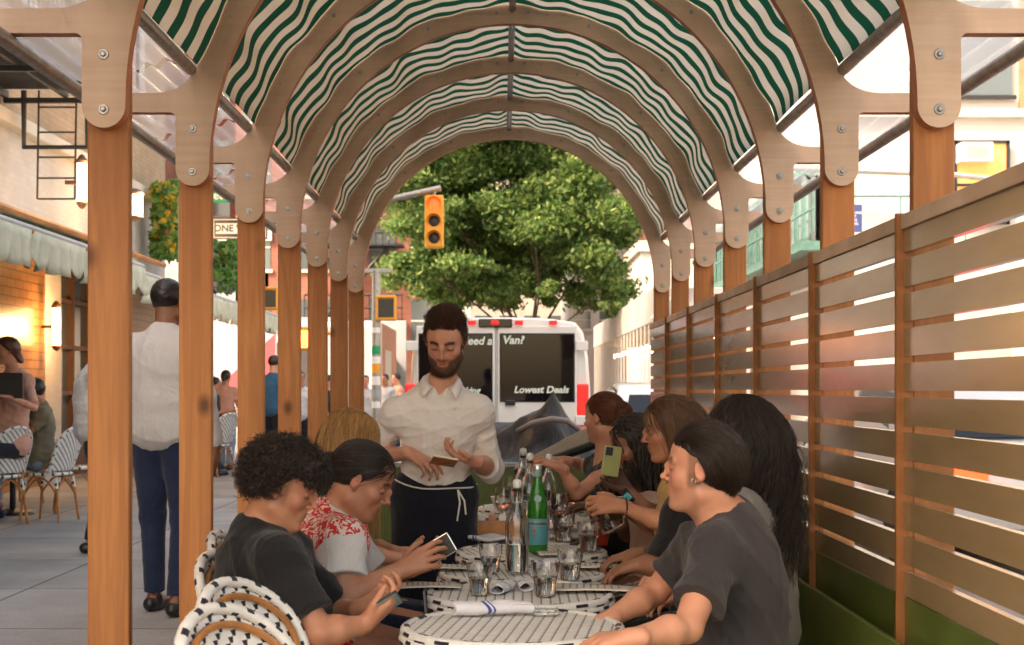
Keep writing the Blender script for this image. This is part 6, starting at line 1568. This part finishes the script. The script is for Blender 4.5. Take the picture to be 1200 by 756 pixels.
# brown haired woman, yellow top
pe = pv(800,706,5.50)
person('woman with straight brown hair and a yellow tank top reaching across the table', dict(
  head=(pv(785,504,5.42), (-.97,.0,-.16), (-.1,0,1)), neck=pv(806,560,5.46), pel=pe, male=False, sh=[pv(792,575,5.62), pv(800,582,5.28)], el=[pv(772,620,5.70), pv(790,618,5.08)], wr=[pv(735,600,5.60), pv(728,593,5.20)],
  hand=[hnd((-.95,-.1,-.1), (.1,-.5,-.6), -1, curl=(40,45,50,52)), hnd((-.95,.2,.05), (0,.6,-.4), 1, curl=(35,45,50,55))], bend=.03, skin='skin_tan', face=dict(brow=.35), **legs_l(pe[0], pe[1], -1),
  wear=[tee('yellow_knit', name='tank_top', sleeve=0, e=.013, seed=71, sides=(0,0), neck=.05, nr=.10, loose=.015), pants('zebra', .014)],
  hair=[st_long('hair_brown', n=5000, length=.30, seed=7, back=1.7, out=.0, r=.001, front=.078, body=.6)]), h=.005)
t = thing('bracelet', 'thin dark bracelet on the reaching wrist of the woman in yellow', 'bracelet', pv(734,594,5.19)); a_ = pv(790,618,5.08)-pv(728,593,5.20)
MB().tube([Vector((.0,.032*math.cos(x),.032*math.sin(x))) for x in [2*PI*i/20 for i in range(20)]], .003, 6, closed=True).build('band', 'paint_black', t, smooth=True)

# bearded man with dreadlocks holding a phone
pe = pv(780,686,6.12)
person('bearded man with long dark locs and a pale pink shirt holding up a yellow phone', dict(
  head=(pv(743,522,6.02), (-.93,-.15,-.33), (-.3,0,1)), neck=pv(765,574,6.08), pel=pe, sh=[pv(748,590,6.26), pv(766,596,5.90)], el=[pv(735,625,6.30), pv(766,612,5.62)], wr=[pv(712,590,6.08), pv(734,574,5.70)],
  hand=[hnd((-.5,-.5,.6), (-.4,-.6,.5), -1, curl=(50,55,60,62)), hnd((-.62,.15,.75), (-.3,-.2,.5), 1, curl=(55,60,64,68), thumb=25)], bend=.03, skin='skin_brown', face=dict(brow=.25, beard=.7, lips=(.8,.55,.52)), **legs_l(pe[0], pe[1], -1),
  wear=[tee('pink_cotton', sleeve=.55, seed=81), pants('denim_navy')],
  hair=[st_long('hair_black', n=900, length=.42, seed=8, back=1.6, r=.0040, out=.0, front=.074, side=.035, curl=(.005, 3), body=.6), beard('hair_black', 1500, .045, r=.001)]), h=.005)
t = thing('phone', 'phone in a ribbed yellow green case raised by the bearded man', 'phone', pv(716,543,5.60)); t.rotation_euler = (R(-4), R(9), R(10))
newmat('case_lime', (.33,.34,.13), .5); t.scale = (.86,)*3
MB().box((-.042,-.006,-.060),(.042,.006,.080)).build('case', 'case_lime', t, bevel=.006); MB().box((-.036,-.011,.034),(.000,-.0062,.072)).build('camera_block', 'paint_black', t, bevel=.005)
mb = MB()
for i in range(13): mb.box((-.038+i*.0062,-.0078,-.055),(-.0355+i*.0062,-.0062,.03 if i < 7 else .075))
mb.build('ribs', 'case_lime', t)
t = thing('smart_watch', 'watch with a turquoise face on the bearded man\'s wrist', 'watch', pv(737,581,5.66)); t.rotation_euler = (R(10), R(45), R(-10))
MB().lathe([(.029,-.011),(.033,-.011),(.033,.011),(.029,.011)], n=24).build('strap', 'paint_black', t); newmat('screen_teal', (.1,.45,.5), .2); MB().box((-.015,-.040,-.018),(.015,-.0335,.018)).build('face', 'screen_teal', t, bevel=.003)

# man with glasses, mostly hidden
pe = pv(800,668,6.72)
person('dark haired person in glasses peering past the brown haired woman', dict(
  head=(pv(774,516,6.62), (-.95,-.2,-.2), (-.2,0,1)), neck=pv(792,566,6.68), pel=pe, sh=[pv(770,584,6.86), pv(782,588,6.54)], el=[pv(725,598,6.8), pv(745,605,6.4)], wr=[pv(672,582,6.65), pv(700,592,6.3)],
  hand=[hnd((-1,0,-.1), DN, -1, curl=40), hnd((-1,0,0), DN, 1, curl=40)], bend=.03, skin='skin_deep', **legs_l(pe[0], pe[1], -1), wear=[tee('tee_black', sleeve=.5, seed=91), pants('navy_cloth')],
  hair=[st_curly('hair_black', n=700, vol=-.05, length=.02, seed=9)]), h=.007)
M = frame((-.95,-.2,-.2)); t = thing('glasses', 'shiny glasses on the half hidden person behind the brown hair', 'glasses', pv(774,516,6.62)); mb = MB()
for q in (-1, 1):
    mb.tube([Vector(M@V(q*.033+.021*math.cos(a), .098, .002+.018*math.sin(a))) for a in [2*PI*i/20 for i in range(20)]], .0022, 6, closed=True); mb.tube([Vector(M@V(q*.054,.096,.006)), Vector(M@V(q*.080,0,.006))], .0022, 6)
mb.tube([Vector(M@V(-.012,.1,.005)), Vector(M@V(.012,.1,.005))], .002, 6); mb.build('frame', 'metal_shiny', t, smooth=True)

# woman with the bun at the end
pe = pv(736,655,7.10)
person('woman with auburn hair in a loose bun and a black top stretching out her arm', dict(
  head=(pv(707,490,7.02), (-.80,.60,-.05), (0,0,1)), neck=pv(712,540,7.06), pel=pe, male=False, sh=[pv(700,548,7.26), pv(718,552,6.90)], el=[pv(682,545,7.45), pv(676,578,6.62)], wr=[pv(664,540,7.20), pv(657,548,6.55)],
  hand=[hnd((-1,-.1,.1), DN, -1, curl=30), hnd((-.85,0,.35), (-.3,.3,-.8), 1, curl=(35,40,45,50))], bend=.0, skin='skin_light', **legs_l(pe[0], pe[1], -1),
  wear=[tee('tee_black', sleeve=.25, seed=101, neck=.01), pants('navy_cloth')],
  hair=[st_tied('hair_auburn', n=3200, seed=12, bun=(0,-.112,.018), bunr=(.050,.045,.055), messy=.10, front=.066)]), h=.0055)

# ---------------- people on the pavement and in the street ----------------
def stander(label, x, yh, Y, face_dir, top, bottom, hair, skin='skin_tan', floor=SW, h=.010, male=True, arms='down', long=False, group=None, girth=1.0, hm=None, cat='person', height=None, extra=None):
    hcz = CH+(VY-yh)*Y/F; X = (x-VX)*Y/F; H = hcz-floor+.115; k = H/1.75
    f = nrm(V(face_dir[0], face_dir[1], 0)); r = V(f[1], -f[0], 0); W = lambda a, b, c: V(X, Y, floor)+r*a*k+f*b*k+V(0,0,c*k)
    if arms == 'down': el = [W(.24,-.03,1.13), W(-.24,-.03,1.13)]; wr = [W(.25,.08,.88), W(-.25,.08,.88)]; hd = [hnd(f*.2+V(0,0,-1), -r, -1, curl=35), hnd(f*.2+V(0,0,-1), r, 1, curl=35)]
    else: el = [W(.23,.02,1.13), W(-.23,.02,1.13)]; wr = [W(.13,.26,1.16), W(-.13,.26,1.16)]; hd = [hnd(f, V(0,0,1), -1, curl=50), hnd(f, V(0,0,1), 1, curl=50)]
    sp = dict(head=(W(0,.04,1.635), f+V(0,0,-.08), (0,0,1)), neck=W(0,0,1.46), pel=W(0,0,.95), sh=[W(.175,0,1.39), W(-.175,0,1.39)], el=el, wr=wr, hand=hd, kn=[W(.10,.02,.50), W(-.10,.06,.50)], an=[W(.10,-.06,.09), W(-.10,.08,.09)],
              skin=skin, build=k, girth=girth, male=male, hs=k, floor=floor, foot=f, wear=[top, pants(bottom, .012), shoes('paint_black')])
    sp['hair'] = [hm or (lambda c: hair_cap(c, [((0,.052,.06), (0,.8,-.6)), ((0,0,-.01), (0,.5,-.85)), ((0,-.05,-.16 if long else -.06), (0,0,-1))], .008, hair, (lambda s, T, M, hs: s.cone(T(0,-.05,0), T(0,-.07,-.14), .07*hs, .06*hs, k=.04)) if long else None))]
    return person(label, sp, group, h=h, cat=cat)
stander('tall man in a white shirt and navy jeans walking on the pavement behind the posts', 193, 352, 8.0, (.25,1), long_shirt('white_cotton', .95, .03, 7, False, -.10, .010, True, open_v=False), 'denim_navy', 'hair_black', 'skin_brown', h=.006, girth=1.15,
   hm=lambda c: (hair_cap(c, [((0,.052,.06), (0,.8,-.6)), ((0,0,.0), (0,.5,-.85)), ((0,-.05,-.05), (0,0,-1))], .006, 'hair_black')))
stander('server in a loose white shirt half hidden by the first timber post', 116, 408, 11.0, (1,.3), long_shirt('white_cotton', .9, .035, 9, False, -.15, .010, False, open_v=False), 'navy_cloth', 'hair_dark', 'skin_light', h=.009, arms='up', girth=1.3)
PG = 'people standing near the crossing'
for a in (('person in a pink top with round dark hair standing by the second post', 264, 443, 22, (.2,1), tee('pink_top', sleeve=.6), 'jeans_light', 'hair_black', 'skin_tan', True, 'up'),
          ('person in dark clothes and blue jeans leaning beside the pink top', 250, 452, 20.5, (1,.4), tee('tee_charcoal', sleeve=.9), 'denim_navy', 'hair_black', 'skin_tan', False, 'up'),
          ('broad man in a blue T-shirt with his back turned behind the posts', 320, 426, 21, (.3,1), tee('blue_tee', sleeve=.6), 'navy_cloth', 'hair_dark', 'skin_light', False, 'down'),
          ('man in a pale striped shirt left of the blue T-shirt', 306, 446, 24, (-.2,-1), tee('pale_stripe', sleeve=.5), 'jeans_light', 'hair_dark', 'skin_light', False, 'down'),
          ('person in a white top and dark trousers right of the blue T-shirt', 352, 444, 23, (.4,-1), tee('white_cotton', sleeve=.6), 'navy_cloth', 'hair_dark', 'skin_tan', True, 'up'),
          ('person dressed in black between the far timber posts', 383, 448, 24, (1,0), tee('tee_black', sleeve=.9), 'navy_cloth', 'hair_black', 'skin_tan', False, 'down'),
          ('woman with long dark hair and a light top left of the stickered pole', 428, 447, 29, (.2,-1), tee('white_cotton', sleeve=.6), 'jeans_light', 'hair_black', 'skin_light', True, 'up'),
          ('man in a grey T-shirt right of the stickered pole', 452, 445, 31, (-.5,-1), tee('pale_stripe', sleeve=.6), 'navy_cloth', 'hair_black', 'skin_tan', False, 'down'),
          ('man in sunglasses and a pink top just before the white van', 466, 444, 32, (-.9,-.4), tee('pink_top', sleeve=.6), 'denim_navy', 'hair_dark', 'skin_light', False, 'down')):
    stander(a[0], a[1], a[2], a[3], a[4], a[5], a[6], a[7], a[8], SW if a[3] < 25 else -.02, .014, not a[9], a[10], a[9], PG)
for a in (('pedestrian with dark hair seen high in the slots of the closest fence panel', 1128, 462, 12.4, (0,1), tee('tee_charcoal', sleeve=.6), 'denim_navy'), ('pedestrian in blue jeans seen through the closest fence panel by the frame edge', 1172, 466, 12.9, (-1,.2), tee('white_cotton', sleeve=.6), 'jeans_light'),
          ('pedestrian across the road seen through the second fence panel', 1030, 462, 17, (-1,0), tee('blue_tee', sleeve=.6), 'jeans_light')):
    stander(a[0], a[1], a[2], a[3], a[4], a[5], a[6], 'hair_black', 'skin_tan', -.02, .014)
# café diners
p0 = pv(42,538,13.7)
person('man in an olive T-shirt seated at the café table with his hands clasped', dict(floor=SW,
  head=(pv(38,459,13.7), (-.95,-.2,-.1), (0,0,1)), neck=pv(47,475,13.7), pel=p0, sh=[pv(44,484,13.9), pv(50,485,13.5)], el=[pv(28,510,13.95), pv(30,512,13.45)], wr=[pv(20,488,13.75), pv(20,489,13.62)],
  hand=[hnd((-.4,-.5,.8), (0,-1,0), -1, curl=60), hnd((-.4,.5,.8), (0,1,0), 1, curl=60)], skin='skin_tan', kn=[p0+V(-.42,.1,0), p0+V(-.42,-.1,0)], an=[p0+V(-.42,.1,-.42), p0+V(-.42,-.1,-.42)], foot=V(-1,0,0),
  wear=[tee('olive_tee', sleeve=.6), pants('jeans_light'), shoes('denim_navy')], hair=[lambda c: hair_cap(c, [((0,.05,.06), (0,.8,-.6)), ((0,0,-.01), (0,.5,-.85))], .014, 'hair_black', None, .008)]), h=.009)
p0 = pv(10,525,13.2)
person('woman in a pale blouse with reddish hair seated at the café, holding a dark menu', dict(floor=SW, male=False,
  head=(pv(8,411,13.2), (-.8,-.5,-.2), (0,0,1)), neck=pv(16,436,13.2), pel=p0, sh=[pv(2,446,13.3), pv(32,447,13.2)], el=[pv(-12,475,13.1), pv(40,478,13.0)], wr=[pv(-4,462,12.9), pv(12,466,12.8)],
  hand=[hnd((1,-.2,.2), DN, -1, curl=40), hnd((-1,-.2,.2), DN, 1, curl=40)], skin='skin_light', kn=[p0+V(-.3,-.3,0), p0+V(-.1,-.4,0)], an=[p0+V(-.3,-.3,-.42), p0+V(-.1,-.4,-.42)], foot=V(-.5,-1,0),
  wear=[tee('pink_top', sleeve=.9, loose=.03), pants('navy_cloth'), shoes('paint_black')], hair=[lambda c: hair_cap(c, [((0,.05,.06), (0,.8,-.6)), ((0,0,-.12), (0,.2,-1))], .014, 'hair_auburn', (lambda s, T, M, hs: s.cone(T(0,-.05,0), T(0,-.07,-.12), .075*hs, .06*hs, k=.04)), .008)]), h=.009)
t = thing('menu', 'dark menu folder held by the woman with reddish hair', 'menu', pv(6,450,12.8)); MB().box((-.16,-.01,-.13),(.16,.01,.1)).build('cover', 'paint_black', t, bevel=.004)
